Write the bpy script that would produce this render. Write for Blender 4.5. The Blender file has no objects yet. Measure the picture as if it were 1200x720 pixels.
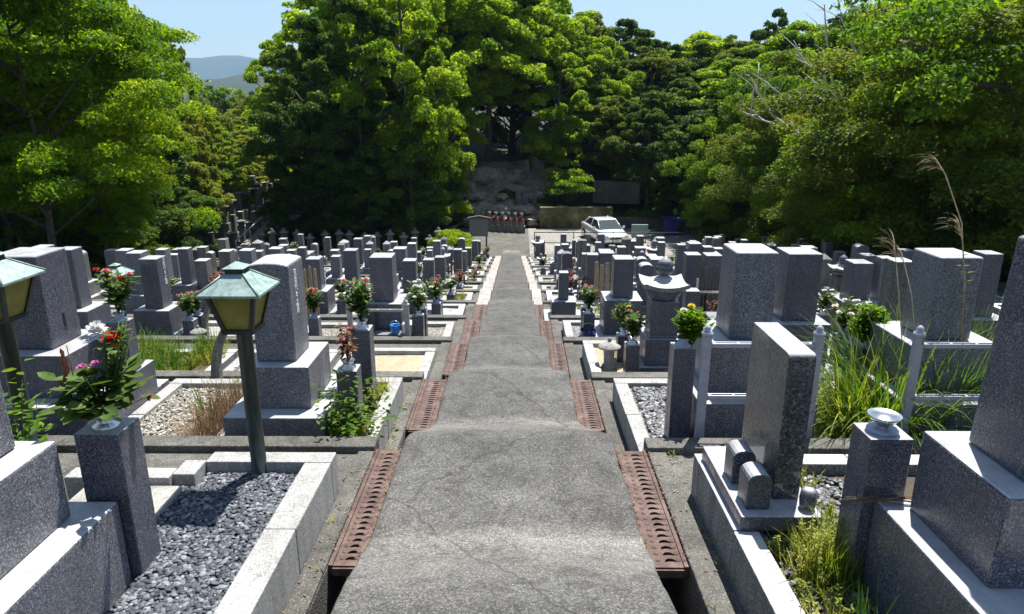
import bpy, math, random
import numpy as np
from mathutils import Vector, Matrix, noise
R = math.radians
random.seed(7)
rng = np.random.default_rng(7)
SC = bpy.context.scene
COL = SC.collection

# ---------------------------------------------------------------- camera
CAMZ = 1.6
PITCH = R(16.2); YAW = R(0.5); F = 800.0
cam = bpy.data.cameras.new('camera'); camo = bpy.data.objects.new('camera', cam); COL.objects.link(camo)
cam.sensor_width = 36; cam.lens = 24.0; cam.clip_end = 20000; cam.clip_start = 0.05
camo.location = (0, 0, CAMZ); camo.rotation_euler = (math.pi/2 - PITCH, 0, YAW)
SC.camera = camo
_m = camo.rotation_euler.to_matrix()
def at(u, v, Y):
    """world point at distance Y along the path, seen at photo position u, v (used to measure the layout)"""
    d = _m @ Vector(((u-600)/F, (360-v)/F, -1)); s = Y/d.y
    return Vector((d.x*s, Y, CAMZ + d.z*s))
def onz(u, v, z):
    d = _m @ Vector(((u-600)/F, (360-v)/F, -1)); s = (z-CAMZ)/d.z
    return Vector((d.x*s, d.y*s, z))

# ---------------------------------------------------------------- mesh builder
class MB:
    def __init__(s): s.v = []; s.f = []; s.sm = []
    def add(s, vs, fs, smooth=False):
        n = len(s.v); s.v += [tuple(p) for p in vs]
        for f in fs: s.f.append([i+n for i in f]); s.sm.append(smooth)
    def box(s, x0, x1, y0, y1, z0, z1, tx=0, ty=0, rz=0, c=None):
        vs = [(x0,y0,z0),(x1,y0,z0),(x1,y1,z0),(x0,y1,z0),(x0+tx,y0+ty,z1),(x1-tx,y0+ty,z1),(x1-tx,y1-ty,z1),(x0+tx,y1-ty,z1)]
        if rz:
            cx, cy = c or ((x0+x1)/2, (y0+y1)/2); ca, sa = math.cos(rz), math.sin(rz)
            vs = [(cx+(x-cx)*ca-(y-cy)*sa, cy+(x-cx)*sa+(y-cy)*ca, z) for x,y,z in vs]
        s.add(vs, [(0,3,2,1),(4,5,6,7),(0,1,5,4),(1,2,6,5),(2,3,7,6),(3,0,4,7)]); return s
    def poly(s, pts, axis, a, b):
        """prism: outline pts (2D) extruded along axis from a to b"""
        def m(p, q): return {'x':(q,p[0],p[1]),'y':(p[0],q,p[1]),'z':(p[0],p[1],q)}[axis]
        n = len(pts); vs = [m(p,a) for p in pts]+[m(p,b) for p in pts]
        fs = [list(range(n))[::-1], list(range(n,2*n))]+[(i,(i+1)%n,(i+1)%n+n,i+n) for i in range(n)]
        s.add(vs, fs); return s
    def lathe(s, prof, c, n=16, smooth=True, sq=False, ph=0):
        """prof: list of (r, z) from bottom to top, closed with caps"""
        vs = []; fs = []
        for r, z in prof:
            for i in range(n):
                a = 2*math.pi*i/n+ph; vs.append((c[0]+r*math.cos(a), c[1]+r*math.sin(a), c[2]+z))
        for j in range(len(prof)-1):
            for i in range(n):
                k = (i+1)%n; fs.append((j*n+i, j*n+k, (j+1)*n+k, (j+1)*n+i))
        s.add(vs, fs, smooth)
        m = len(prof)-1
        s.add([vs[i] for i in range(n)], [list(range(n))[::-1]]); s.add([vs[m*n+i] for i in range(n)], [list(range(n))]); return s
    def tube(s, pts, rads, n=6, smooth=True):
        vs = []; fs = []; P = [Vector(p) for p in pts]
        up = Vector((0.13,0.21,1)).normalized()
        for j, p in enumerate(P):
            t = (P[min(j+1,len(P)-1)]-P[max(j-1,0)]).normalized()
            a = t.cross(up)
            if a.length < 1e-3: a = t.cross(Vector((1,0,0)))
            a.normalize(); b = t.cross(a).normalized()
            r = rads[j] if hasattr(rads,'__len__') else rads
            for i in range(n):
                w = 2*math.pi*i/n; vs.append(p+a*(r*math.cos(w))+b*(r*math.sin(w)))
        for j in range(len(P)-1):
            for i in range(n):
                k = (i+1)%n; fs.append((j*n+i, (j+1)*n+i, (j+1)*n+k, j*n+k))
        fs.append(list(range(n))); fs.append([(len(P)-1)*n+i for i in range(n)][::-1])
        s.add(vs, fs, smooth); return s
    def blade(s, p0, d, L, w, droop, n=5, side=None):
        """one grass blade or long leaf: tapered arching strip"""
        p = Vector(p0); d = Vector(d).normalized(); vs = []
        sd = d.cross(Vector((0,0,1)))
        if sd.length < .05: sd = Vector((math.cos(p.x*99), math.sin(p.x*99), 0))
        sd.normalize()
        for i in range(n+1):
            t = i/n; ww = w*(1-t**1.6)*.5+.0006
            vs += [p-sd*ww, p+sd*ww]
            d = (d+Vector((0,0,-droop/n))).normalized(); p = p+d*(L/n)
        s.add(vs, [(2*i,2*i+1,2*i+3,2*i+2) for i in range(n)], True); return s
    def leaf(s, c, d, nrm, L, w):
        c = Vector(c); d = Vector(d).normalized(); a = d.cross(Vector(nrm))
        if a.length < 1e-3: a = d.orthogonal()
        a.normalize(); u = a.cross(d)
        vs = [c, c+d*L*.35+a*w*.5+u*w*.12, c+d*L*.75+a*w*.36+u*w*.05, c+d*L, c+d*L*.75-a*w*.36+u*w*.05, c+d*L*.35-a*w*.5+u*w*.12, c+d*L*.5-u*w*.06]
        s.add(vs, [(0,1,6),(1,2,6),(2,3,6),(3,4,6),(4,5,6),(5,0,6)], True); return s
    def build(s, name, mat, parent=None, bevel=0, seg=2, origin=None):
        me = bpy.data.meshes.new(name)
        o0 = Vector(parent.matrix_basis.translation) if (parent and origin is None) else Vector(origin or (0,0,0))
        if parent is not None and parent.parent is not None and origin is None:
            o0 = o0 + Vector(parent.parent.location)
        me.from_pydata([(p[0]-o0.x, p[1]-o0.y, p[2]-o0.z) for p in s.v], [], s.f)
        me.polygons.foreach_set('use_smooth', s.sm); me.update()
        return link(name, me, mat, parent, bevel, seg, origin)
def link(name, me, mat, parent=None, bevel=0, seg=2, origin=None):
    o = bpy.data.objects.new(name, me); COL.objects.link(o)
    if mat: me.materials.append(mat)
    if parent: o.parent = parent; KIDS.setdefault(parent.name, []).append(o)
    elif origin: o.location = origin
    if bevel:
        m = o.modifiers.new('soft_edges','BEVEL'); m.width = bevel; m.segments = seg; m.limit_method = 'ANGLE'; m.angle_limit = R(40); m.harden_normals = False
    return o
def tag(o, label=None, cat=None, group=None, kind=None):
    for k, v in (('label',label),('category',cat),('group',group),('kind',kind)):
        if v: o[k] = v
    return o
def empty(name, loc, label=None, cat=None, group=None):
    o = bpy.data.objects.new(name, None); COL.objects.link(o); o.location = loc; o.empty_display_size = .1
    return tag(o, label, cat, group)
def copy_tree(o, parent=None):
    c = o.copy(); COL.objects.link(c); c.parent = parent
    for ch in KIDS.get(o.name, []): copy_tree(ch, c)
    return c
KIDS = {}
def npmesh(name, V, Fq, smooth=True):
    """mesh from numpy arrays; Fq is (n,k) with the same corner count"""
    me = bpy.data.meshes.new(name); n, k = Fq.shape
    me.vertices.add(len(V)); me.vertices.foreach_set('co', np.ascontiguousarray(V, dtype=np.float32).ravel())
    me.loops.add(n*k); me.loops.foreach_set('vertex_index', np.ascontiguousarray(Fq, dtype=np.int32).ravel())
    me.polygons.add(n); me.polygons.foreach_set('loop_start', np.arange(0, n*k, k, dtype=np.int32))
    me.polygons.foreach_set('loop_total', np.full(n, k, dtype=np.int32))
    me.polygons.foreach_set('use_smooth', np.full(n, smooth)); me.update(calc_edges=True); me.validate(); return me

# ---------------------------------------------------------------- materials
def mat_new(name):
    m = bpy.data.materials.new(name); m.use_nodes = True; nt = m.node_tree; b = nt.nodes['Principled BSDF']
    return m, nt, b
def N(nt, t, **kw):
    n = nt.nodes.new(t)
    for k, v in kw.items():
        if k in n.inputs: n.inputs[k].default_value = v
        else: setattr(n, k, v)
    return n
def ramp(nt, fac, stops, interp='LINEAR'):
    r = nt.nodes.new('ShaderNodeValToRGB'); r.color_ramp.interpolation = interp
    e = r.color_ramp.elements
    while len(e) < len(stops): e.new(0.5)
    for i, (p, c) in enumerate(stops):
        e[i].position = p; e[i].color = (*c, 1) if len(c) == 3 else c
    nt.links.new(fac, r.inputs[0]); return r.outputs[0]
def pos(nt, scale=(1,1,1), obj=False):
    if obj:
        g = nt.nodes.new('ShaderNodeTexCoord').outputs['Object']
    else:
        g = nt.nodes.new('ShaderNodeNewGeometry').outputs['Position']
    mp = nt.nodes.new('ShaderNodeMapping'); mp.inputs['Scale'].default_value = scale; nt.links.new(g, mp.inputs[0]); return mp.outputs[0]
def noise_(nt, vec, scale, detail=3, rough=.55, dist=0):
    n = nt.nodes.new('ShaderNodeTexNoise'); n.inputs['Scale'].default_value = scale; n.inputs['Detail'].default_value = detail
    n.inputs['Roughness'].default_value = rough; n.inputs['Distortion'].default_value = dist; nt.links.new(vec, n.inputs['Vector']); return n.outputs['Fac']
def mix(nt, fac, a, b, mode='MIX'):
    m = nt.nodes.new('ShaderNodeMix'); m.data_type = 'RGBA'; m.blend_type = mode
    for sock, val in ((m.inputs[0],fac),(m.inputs[6],a),(m.inputs[7],b)):
        if isinstance(val, (int,float)): sock.default_value = val
        elif isinstance(val, tuple): sock.default_value = (*val,1) if len(val)==3 else val
        else: nt.links.new(val, sock)
    return m.outputs[2]
def bump(nt, b, h, strength=.3, dist=.01):
    n = nt.nodes.new('ShaderNodeBump'); n.inputs['Strength'].default_value = strength; n.inputs['Distance'].default_value = dist
    nt.links.new(h, n.inputs['Height']); nt.links.new(n.outputs[0], b.inputs['Normal'])
def granite(name, lo, mid, hi, rough=.35, stain=.35, scale=190, bmp=.08, top=.95):
    m, nt, b = mat_new(name); p = pos(nt)
    n1 = noise_(nt, p, scale, 2, .7); n2 = noise_(nt, p, scale*2.3, 1, .5)
    c = ramp(nt, n1, [(.33,lo),(.45,mid),(.54,mid),(.68,hi)])
    c = mix(nt, .8, c, ramp(nt, noise_(nt, p, scale*.42, 2, .8), [(.34,(.72,.72,.75)),(.5,(1,1,1)),(.66,(1.28,1.28,1.27))]), 'MULTIPLY')
    c = mix(nt, ramp(nt, n2, [(.60,(0,0,0)),(.68,(1,1,1))]), c, tuple(x*.35 for x in lo))
    vg = nt.nodes.new('ShaderNodeTexVoronoi'); vg.inputs['Scale'].default_value = scale*.85; nt.links.new(p, vg.inputs['Vector']); sg = nt.nodes.new('ShaderNodeSeparateColor'); nt.links.new(vg.outputs['Color'], sg.inputs[0])
    c = mix(nt, .75 if top else .25, c, ramp(nt, sg.outputs[0], [(.0,(.25,.25,.27)),(.22,(.45,.45,.48)),(.30,(.95,.95,.98)),(.72,(1.05,1.05,1.05)),(.80,(1.9,1.9,1.95)),(1,(2.3,2.3,2.3))]), 'MULTIPLY')
    # weather streaks and grime with a shape of their own
    s = noise_(nt, pos(nt,(7,7,1.3)), 1.0, 5, .62, .4)
    c = mix(nt, stain, c, ramp(nt, s, [(.36,(.42,.41,.37)),(.6,(1,1,1))]), 'MULTIPLY')
    if top:   # sunlight on upward faces painted into the colour: paler than the sides
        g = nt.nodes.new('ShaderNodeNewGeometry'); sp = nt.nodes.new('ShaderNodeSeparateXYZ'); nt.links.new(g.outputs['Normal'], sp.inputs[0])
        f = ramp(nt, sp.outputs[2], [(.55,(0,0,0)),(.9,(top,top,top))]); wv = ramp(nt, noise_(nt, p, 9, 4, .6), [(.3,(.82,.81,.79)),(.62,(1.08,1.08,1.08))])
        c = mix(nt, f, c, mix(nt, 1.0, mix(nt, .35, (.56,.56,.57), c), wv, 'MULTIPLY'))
    nt.links.new(c, b.inputs['Base Color'])
    r = ramp(nt, s, [(.3,(min(1,rough+.3),)*3),(.65,(rough,)*3)]); nt.links.new(r, b.inputs['Roughness'])
    bump(nt, b, n1, bmp, .004); return m
M = {}
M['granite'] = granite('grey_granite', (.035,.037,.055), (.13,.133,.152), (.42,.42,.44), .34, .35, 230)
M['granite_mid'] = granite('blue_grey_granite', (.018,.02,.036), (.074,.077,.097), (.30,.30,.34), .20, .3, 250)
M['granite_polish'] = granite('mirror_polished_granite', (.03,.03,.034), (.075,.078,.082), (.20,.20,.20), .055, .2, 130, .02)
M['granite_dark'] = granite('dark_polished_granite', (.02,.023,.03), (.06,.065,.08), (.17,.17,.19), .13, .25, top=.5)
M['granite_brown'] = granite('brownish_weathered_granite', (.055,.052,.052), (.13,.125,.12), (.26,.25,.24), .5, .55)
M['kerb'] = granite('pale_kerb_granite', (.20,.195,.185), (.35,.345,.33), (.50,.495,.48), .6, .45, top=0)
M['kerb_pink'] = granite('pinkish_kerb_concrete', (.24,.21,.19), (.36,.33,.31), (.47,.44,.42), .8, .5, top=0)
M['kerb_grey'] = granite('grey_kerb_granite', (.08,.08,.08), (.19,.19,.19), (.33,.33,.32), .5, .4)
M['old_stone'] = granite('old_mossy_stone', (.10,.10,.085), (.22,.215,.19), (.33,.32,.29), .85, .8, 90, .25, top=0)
def concrete(name, c0, c1, agg=.5, crack=False, moss=0.0, scale=1.0, bands=False):
    m, nt, b = mat_new(name); p = pos(nt)
    big = noise_(nt, p, 1.1*scale, 6, .65, .3); fine = noise_(nt, p, 95, 3, .7); v = nt.nodes.new('ShaderNodeTexVoronoi')
    v.inputs['Scale'].default_value = 95; nt.links.new(p, v.inputs['Vector'])
    c = ramp(nt, big, [(.33,c0),(.66,c1)])
    c = mix(nt, agg, c, ramp(nt, fine, [(.32,(.45,.45,.45)),(.50,(1,1,1)),(.68,(1.95,1.9,1.82))]), 'MULTIPLY')
    peb = ramp(nt, v.outputs['Color'], [(.0,(.55,.54,.52)),(.5,(1,1,1)),(.9,(1.65,1.6,1.5))])
    c = mix(nt, min(1,agg), c, peb, 'MULTIPLY')
    sp = noise_(nt, p, 150, 1, .5); c = mix(nt, ramp(nt, sp, [(.67,(0,0,0)),(.72,(.8,.8,.8))]), c, (.38,.37,.35))
    st = noise_(nt, p, 5.5, 5, .7, 1.0); c = mix(nt, .7, c, ramp(nt, st, [(.36,(.50,.49,.47)),(.5,(1,1,1)),(.64,(1.22,1.21,1.18))]), 'MULTIPLY')
    if bands:   # short ramps between the level stretches painted paler for the sun they face
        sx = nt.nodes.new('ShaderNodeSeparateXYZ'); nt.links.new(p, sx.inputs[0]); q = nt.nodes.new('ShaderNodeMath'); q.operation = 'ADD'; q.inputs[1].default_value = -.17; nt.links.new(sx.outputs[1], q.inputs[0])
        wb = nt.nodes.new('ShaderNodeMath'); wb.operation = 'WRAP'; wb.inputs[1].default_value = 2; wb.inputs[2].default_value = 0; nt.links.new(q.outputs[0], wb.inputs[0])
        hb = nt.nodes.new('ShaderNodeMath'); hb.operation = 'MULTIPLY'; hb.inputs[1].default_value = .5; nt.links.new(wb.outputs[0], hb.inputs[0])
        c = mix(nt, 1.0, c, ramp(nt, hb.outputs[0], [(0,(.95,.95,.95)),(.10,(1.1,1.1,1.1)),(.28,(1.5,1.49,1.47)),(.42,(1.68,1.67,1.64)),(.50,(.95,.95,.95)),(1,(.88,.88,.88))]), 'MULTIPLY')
    if crack:
        vc = nt.nodes.new('ShaderNodeTexVoronoi'); vc.feature = 'DISTANCE_TO_EDGE'; vc.inputs['Scale'].default_value = .9 if crack is True else .42
        wn = nt.nodes.new('ShaderNodeTexNoise'); wn.inputs['Scale'].default_value = 6; wn.inputs['Detail'].default_value = 4; nt.links.new(p, wn.inputs['Vector'])
        nt.links.new(mix(nt, .12, p, wn.outputs['Color']), vc.inputs['Vector'])
        c = mix(nt, ramp(nt, vc.outputs['Distance'], [(.0,(.6,.6,.6)),(.004 if crack is True else .0022,(0,0,0))]), c, (.02,.018,.016))
    if moss:
        mo = noise_(nt, p, 3.2, 6, .75, .5); c = mix(nt, ramp(nt, mo, [(.56,(0,0,0)),(.70,(moss,moss,moss))]), c, (.05,.065,.02))
    nt.links.new(c, b.inputs['Base Color']); b.inputs['Roughness'].default_value = .92
    a = nt.nodes.new('ShaderNodeMath'); a.operation = 'ADD'; nt.links.new(fine, a.inputs[0]); nt.links.new(v.outputs['Distance'], a.inputs[1])
    bump(nt, b, a.outputs[0], .55, .006); return m
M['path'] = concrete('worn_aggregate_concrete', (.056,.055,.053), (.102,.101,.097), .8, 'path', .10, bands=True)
M['terrace'] = concrete('weathered_terrace_concrete', (.055,.053,.047), (.12,.116,.106), .5, True, .35)
M['pale_concrete'] = concrete('pale_concrete', (.21,.205,.185), (.33,.32,.295), .3, False, .1)
M['lot'] = concrete('pale_dusty_paving', (.16,.155,.145), (.26,.25,.235), .6, True, .1, .4)
M['drain'] = concrete('damp_drain_concrete', (.03,.03,.025), (.07,.068,.055), .3, False, .6)
def simple(name, c, rough=.6, metal=0, var=.25, scale=8, spec=None, bmp=0):
    m, nt, b = mat_new(name); n = noise_(nt, pos(nt), scale, 5, .65)
    nt.links.new(mix(nt, 1.0, tuple(c), ramp(nt, n, [(.3,(1-var,)*3),(.7,(1+var,)*3)]), 'MULTIPLY'), b.inputs['Base Color'])
    b.inputs['Roughness'].default_value = rough; b.inputs['Metallic'].default_value = metal
    if bmp: bump(nt, b, n, bmp, .01)
    return m
def rusty():
    m, nt, b = mat_new('rusted_iron'); p = pos(nt)
    a = noise_(nt, p, 9, 6, .75, .4); f = noise_(nt, p, 120, 3, .7)
    c = ramp(nt, a, [(.3,(.050,.030,.026)),(.48,(.098,.060,.050)),(.62,(.155,.108,.092)),(.75,(.23,.18,.16))])
    c = mix(nt, .5, c, ramp(nt, f, [(.3,(.5,.45,.42)),(.6,(1.2,1.15,1.1))]), 'MULTIPLY')
    nt.links.new(c, b.inputs['Base Color']); b.inputs['Roughness'].default_value = .75; b.inputs['Metallic'].default_value = .15
    bump(nt, b, f, .4, .003); return m
M['rust'] = rusty()
def verdigris():
    m, nt, b = mat_new('verdigris_copper'); p = pos(nt); a = noise_(nt, p, 14, 6, .7, .8); s = noise_(nt, pos(nt,(60,60,5)), 1, 4, .6)
    c = ramp(nt, a, [(.3,(.15,.22,.20)),(.55,(.28,.37,.35)),(.75,(.38,.45,.43))])
    c = mix(nt, .5, c, ramp(nt, s, [(.35,(.45,.5,.45)),(.6,(1,1,1))]), 'MULTIPLY')
    nt.links.new(c, b.inputs['Base Color']); b.inputs['Roughness'].default_value = .5; b.inputs['Metallic'].default_value = .1; return m
M['verdigris'] = verdigris()
def darkcopper():
    m, nt, b = mat_new('dark_patinated_metal'); a = noise_(nt, pos(nt,(30,30,6)), 1, 6, .7, .8)
    nt.links.new(ramp(nt, a, [(.42,(.020,.022,.019)),(.60,(.03,.045,.038)),(.74,(.06,.14,.115))]), b.inputs['Base Color'])
    b.inputs['Roughness'].default_value = .45; b.inputs['Metallic'].default_value = .3; return m
M['patina'] = darkcopper()
def amber():
    m, nt, b = mat_new('amber_glass'); a = noise_(nt, pos(nt), 16, 4, .6, .5)
    nt.links.new(ramp(nt, a, [(.3,(.22,.20,.035)),(.7,(.50,.46,.13))]), b.inputs['Base Color']); b.inputs['Roughness'].default_value = .3
    t = nt.nodes.new('ShaderNodeBsdfTranslucent'); t.inputs[0].default_value = (.80,.70,.20,1)
    mx = nt.nodes.new('ShaderNodeMixShader'); mx.inputs[0].default_value = .55
    nt.links.new(b.outputs[0], mx.inputs[1]); nt.links.new(t.outputs[0], mx.inputs[2]); nt.links.new(mx.outputs[0], nt.nodes['Material Output'].inputs[0]); return m
M['amber'] = amber()
def foliage(name, cols, trans=.35, tcol=None, rough=.6, scale=.5, hue=True):
    m, nt, b = mat_new(name); p = pos(nt)
    n = noise_(nt, p, scale, 3, .6); n2 = noise_(nt, p, scale*14, 2, .7)
    ad = nt.nodes.new('ShaderNodeMath'); ad.operation = 'MULTIPLY_ADD'; ad.inputs[1].default_value = .6
    nt.links.new(n2, ad.inputs[0]); sub = nt.nodes.new('ShaderNodeMath'); sub.operation = 'SUBTRACT'; sub.inputs[1].default_value = .3
    nt.links.new(n, sub.inputs[0]); nt.links.new(sub.outputs[0], ad.inputs[2])
    gi = nt.nodes.new('ShaderNodeNewGeometry')
    k = len(cols); c = ramp(nt, ad.outputs[0], [(.3+.4*i/(k-1), cc) for i, cc in enumerate(cols)])
    if hue:
        oi = nt.nodes.new('ShaderNodeObjectInfo'); c = mix(nt, .7, c, ramp(nt, oi.outputs['Random'], [(0,(.72,.80,.75)),(.5,(1,1,1)),(1,(1.22,1.15,.85))]), 'MULTIPLY')
    c = mix(nt, .85, c, ramp(nt, gi.outputs['Random Per Island'], [(0,(.42,.46,.5)),(.35,(.8,.85,.8)),(.7,(1.1,1.08,1.0)),(.9,(1.5,1.4,1.15)),(1,(2.0,1.75,1.3))]) if hue else (1,1,1), 'MULTIPLY')
    nt.links.new(c, b.inputs['Base Color']); b.inputs['Roughness'].default_value = rough; b.inputs['Specular IOR Level'].default_value = .22
    t = nt.nodes.new('ShaderNodeBsdfTranslucent')
    nt.links.new(mix(nt, 1.0, c, tcol or (1.75,1.7,.6), 'MULTIPLY'), t.inputs[0])
    mx = nt.nodes.new('ShaderNodeMixShader'); mx.inputs[0].default_value = trans
    nt.links.new(b.outputs[0], mx.inputs[1]); nt.links.new(t.outputs[0], mx.inputs[2]); nt.links.new(mx.outputs[0], nt.nodes['Material Output'].inputs[0]); return m
M['leaf_maple'] = foliage('bright_maple_leaves', [(.05,.13,.003),(.115,.225,.004),(.22,.31,.008)], .52, (2.1,1.8,.45))
M['leaf_fresh'] = foliage('fresh_green_leaves', [(.05,.12,.008),(.105,.195,.011),(.20,.29,.018)], .47)
M['leaf_lime'] = foliage('lime_green_leaves', [(.085,.17,.008),(.185,.29,.012),(.35,.43,.03)], .54)
M['leaf_dark'] = foliage('dark_evergreen_leaves', [(.024,.062,.008),(.052,.108,.012),(.125,.19,.02)], .38)
M['leaf_olive'] = foliage('olive_green_leaves', [(.045,.08,.009),(.095,.14,.014),(.20,.235,.028)], .44)
M['leaf_bamboo'] = foliage('yellowish_bamboo_leaves', [(.12,.16,.018),(.22,.26,.03),(.34,.35,.06)], .46)
M['grass'] = foliage('green_grass_blades', [(.03,.09,.008),(.07,.15,.012),(.17,.21,.04)], .4, scale=3, hue=False)
M['weeds'] = foliage('yellow_green_weeds', [(.10,.14,.02),(.22,.25,.04),(.38,.36,.11)], .4, scale=4, hue=False)
M['dry'] = foliage('dry_brown_grass', [(.13,.08,.045),(.22,.145,.085),(.32,.23,.14)], .25, (1.2,1.1,.9), .8, 6, False)
M['plume'] = foliage('pale_seed_plumes', [(.38,.31,.20),(.5,.42,.3),(.6,.52,.4)], .4, (1.1,1.05,.95), .8, 20, False)
M['bark'] = simple('brown_grey_bark', (.075,.062,.048), .9, 0, .5, 14, bmp=.6)
M['dead_bark'] = simple('bleached_dead_wood', (.5,.475,.45), .85, 0, .3, 14, bmp=.4)
M['bush_leaf'] = foliage('glossy_bouquet_leaves', [(.03,.06,.012),(.06,.11,.02),(.11,.17,.03)], .3, scale=12, hue=False)
M['wilt_leaf'] = foliage('wilted_leaves', [(.09,.035,.02),(.16,.075,.04),(.25,.15,.08)], .25, (1.2,1,.8), .8, 14, False)
for nm, c in (('white',(.82,.82,.80)),('red',(.62,.02,.012)),('yellow',(.75,.58,.04)),('pink',(.70,.22,.48)),('rose',(.62,.20,.20)),('cream',(.78,.74,.60)),('violet',(.38,.20,.55))):
    M['petal_'+nm] = foliage(nm+'_petals', [tuple(x*.8 for x in c), c, tuple(min(.9,x*1.08) for x in c)], .25, (1,1,1), .7, 30, False)
M['pipe'] = simple('painted_pipe', (.36,.36,.42), .38, .1, .12, 20)
M['frame_grey'] = simple('weathered_pale_timber', (.36,.345,.32), .75, 0, .3, 25)
M['sotoba'] = simple('tan_wood_boards', (.32,.235,.15), .8, 0, .3, 14)
M['sotoba_dark'] = simple('dark_weathered_boards', (.085,.075,.068), .85, 0, .4, 14)
M['sotoba_grey'] = simple('grey_weathered_board', (.20,.195,.18), .85, 0, .25, 14)
M['steel'] = simple('brushed_steel', (.62,.62,.62), .25, .9, .08, 30)
M['zinc'] = simple('blue_grey_pot', (.33,.37,.45), .4, .3, .12, 20)
M['blue_plastic'] = simple('blue_plastic', (.02,.22,.62), .4, 0, .1)
M['navy_plastic'] = simple('violet_blue_plastic', (.035,.035,.20), .35, 0, .1)
M['white_plastic'] = simple('white_plastic', (.75,.75,.76), .4, 0, .06)
M['black_metal'] = simple('dark_green_pipe', (.018,.030,.024), .5, .2, .3)
M['red_cloth'] = simple('faded_red_cloth', (.22,.03,.03), .9, 0, .25)
M['engrave'] = simple('pale_engraving', (.62,.62,.66), .7, 0, .1)
M['engrave_dark'] = simple('dark_engraving', (.03,.03,.045), .7, 0, .1)
def ground_mat(name, stops, scale=3, bs=.6, sp=60):
    m, nt, b = mat_new(name); p = pos(nt); a = noise_(nt, p, scale, 6, .7, .3); f = noise_(nt, p, sp, 3, .7)
    c = ramp(nt, a, stops); c = mix(nt, .7, c, ramp(nt, f, [(.3,(.5,.5,.5)),(.55,(1.05,1.05,1.05)),(.7,(1.5,1.45,1.35))]), 'MULTIPLY')
    nt.links.new(c, b.inputs['Base Color']); b.inputs['Roughness'].default_value = .95; bump(nt, b, f, bs, .02); return m
M['sand'] = ground_mat('pale_sandy_soil', [(.3,(.28,.225,.145)),(.6,(.40,.335,.23))], 5, .3, 80)
M['soil'] = ground_mat('leaf_littered_soil', [(.3,(.04,.032,.02)),(.5,(.075,.06,.038)),(.7,(.10,.10,.04))], 1.2)
M['forest_floor'] = ground_mat('forest_floor', [(.35,(.012,.018,.008)),(.55,(.03,.04,.015)),(.7,(.05,.055,.02))], .5, .8, 8)
M['ochre_wall'] = ground_mat('mossy_ochre_wall', [(.35,(.05,.055,.018)),(.5,(.13,.115,.045)),(.65,(.27,.22,.11))], 1.3, .5, 30)
M['rock'] = ground_mat('pale_brown_rock', [(.35,(.14,.12,.09)),(.5,(.32,.28,.22)),(.65,(.5,.45,.38))], 1.8, .9, 14)
def gravel(name, cols, scale=42):
    m, nt, b = mat_new(name); p = pos(nt); v = nt.nodes.new('ShaderNodeTexVoronoi'); v.inputs['Scale'].default_value = scale; nt.links.new(p, v.inputs['Vector'])
    s = nt.nodes.new('ShaderNodeSeparateColor'); nt.links.new(v.outputs['Color'], s.inputs[0])
    c = ramp(nt, s.outputs[0], [(i/(len(cols)-1), cc) for i, cc in enumerate(cols)])
    c = mix(nt, 1.0, c, ramp(nt, v.outputs['Distance'], [(.35,(1,1,1)),(.75,(.35,.35,.35))]), 'MULTIPLY')
    nt.links.new(c, b.inputs['Base Color']); b.inputs['Roughness'].default_value = .7
    inv = nt.nodes.new('ShaderNodeMath'); inv.operation = 'SUBTRACT'; inv.inputs[0].default_value = 1; nt.links.new(v.outputs['Distance'], inv.inputs[1])
    bump(nt, b, inv.outputs[0], 1.0, .02); return m
M['gravel_pale'] = gravel('pale_gravel', [(.14,.125,.105),(.27,.25,.21),(.42,.39,.34),(.20,.18,.15)])
M['gravel_grey'] = gravel('grey_gravel', [(.10,.10,.11),(.22,.22,.23),(.36,.36,.37),(.16,.16,.17)])
def pebble_mat(name, c0, c1, c2, rough=.45):
    m, nt, b = mat_new(name); at_ = nt.nodes.new('ShaderNodeAttribute'); at_.attribute_name = 'tint'
    c = ramp(nt, at_.outputs['Fac'], [(0,c0),(.6,c1),(1,c2)])
    f = noise_(nt, pos(nt), 160, 3, .7); c = mix(nt, .4, c, ramp(nt, f, [(.3,(.7,.7,.7)),(.7,(1.3,1.3,1.3))]), 'MULTIPLY')
    nt.links.new(c, b.inputs['Base Color']); b.inputs['Roughness'].default_value = rough; return m
M['pebble_blue'] = pebble_mat('blue_grey_pebbles', (.022,.026,.034), (.065,.072,.088), (.23,.24,.26), .68)
M['pebble_pale'] = pebble_mat('pale_chippings', (.12,.11,.095), (.28,.26,.22), (.52,.49,.43), .8)
M['pebble_dark'] = pebble_mat('dark_grey_chippings', (.05,.05,.055), (.13,.13,.14), (.38,.38,.39), .6)
# ================================================================ SETTING
TD = 0.32; TL = 2.0; T0 = 4.17
def zt(k): return -0.57 - TD*k            # surface of terrace k (0 is the one nearest the camera)
def y0(k): return T0 + TL*(k-1)
def y1(k): return T0 + TL*k
NT = 13
LOT = zt(NT)
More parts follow.
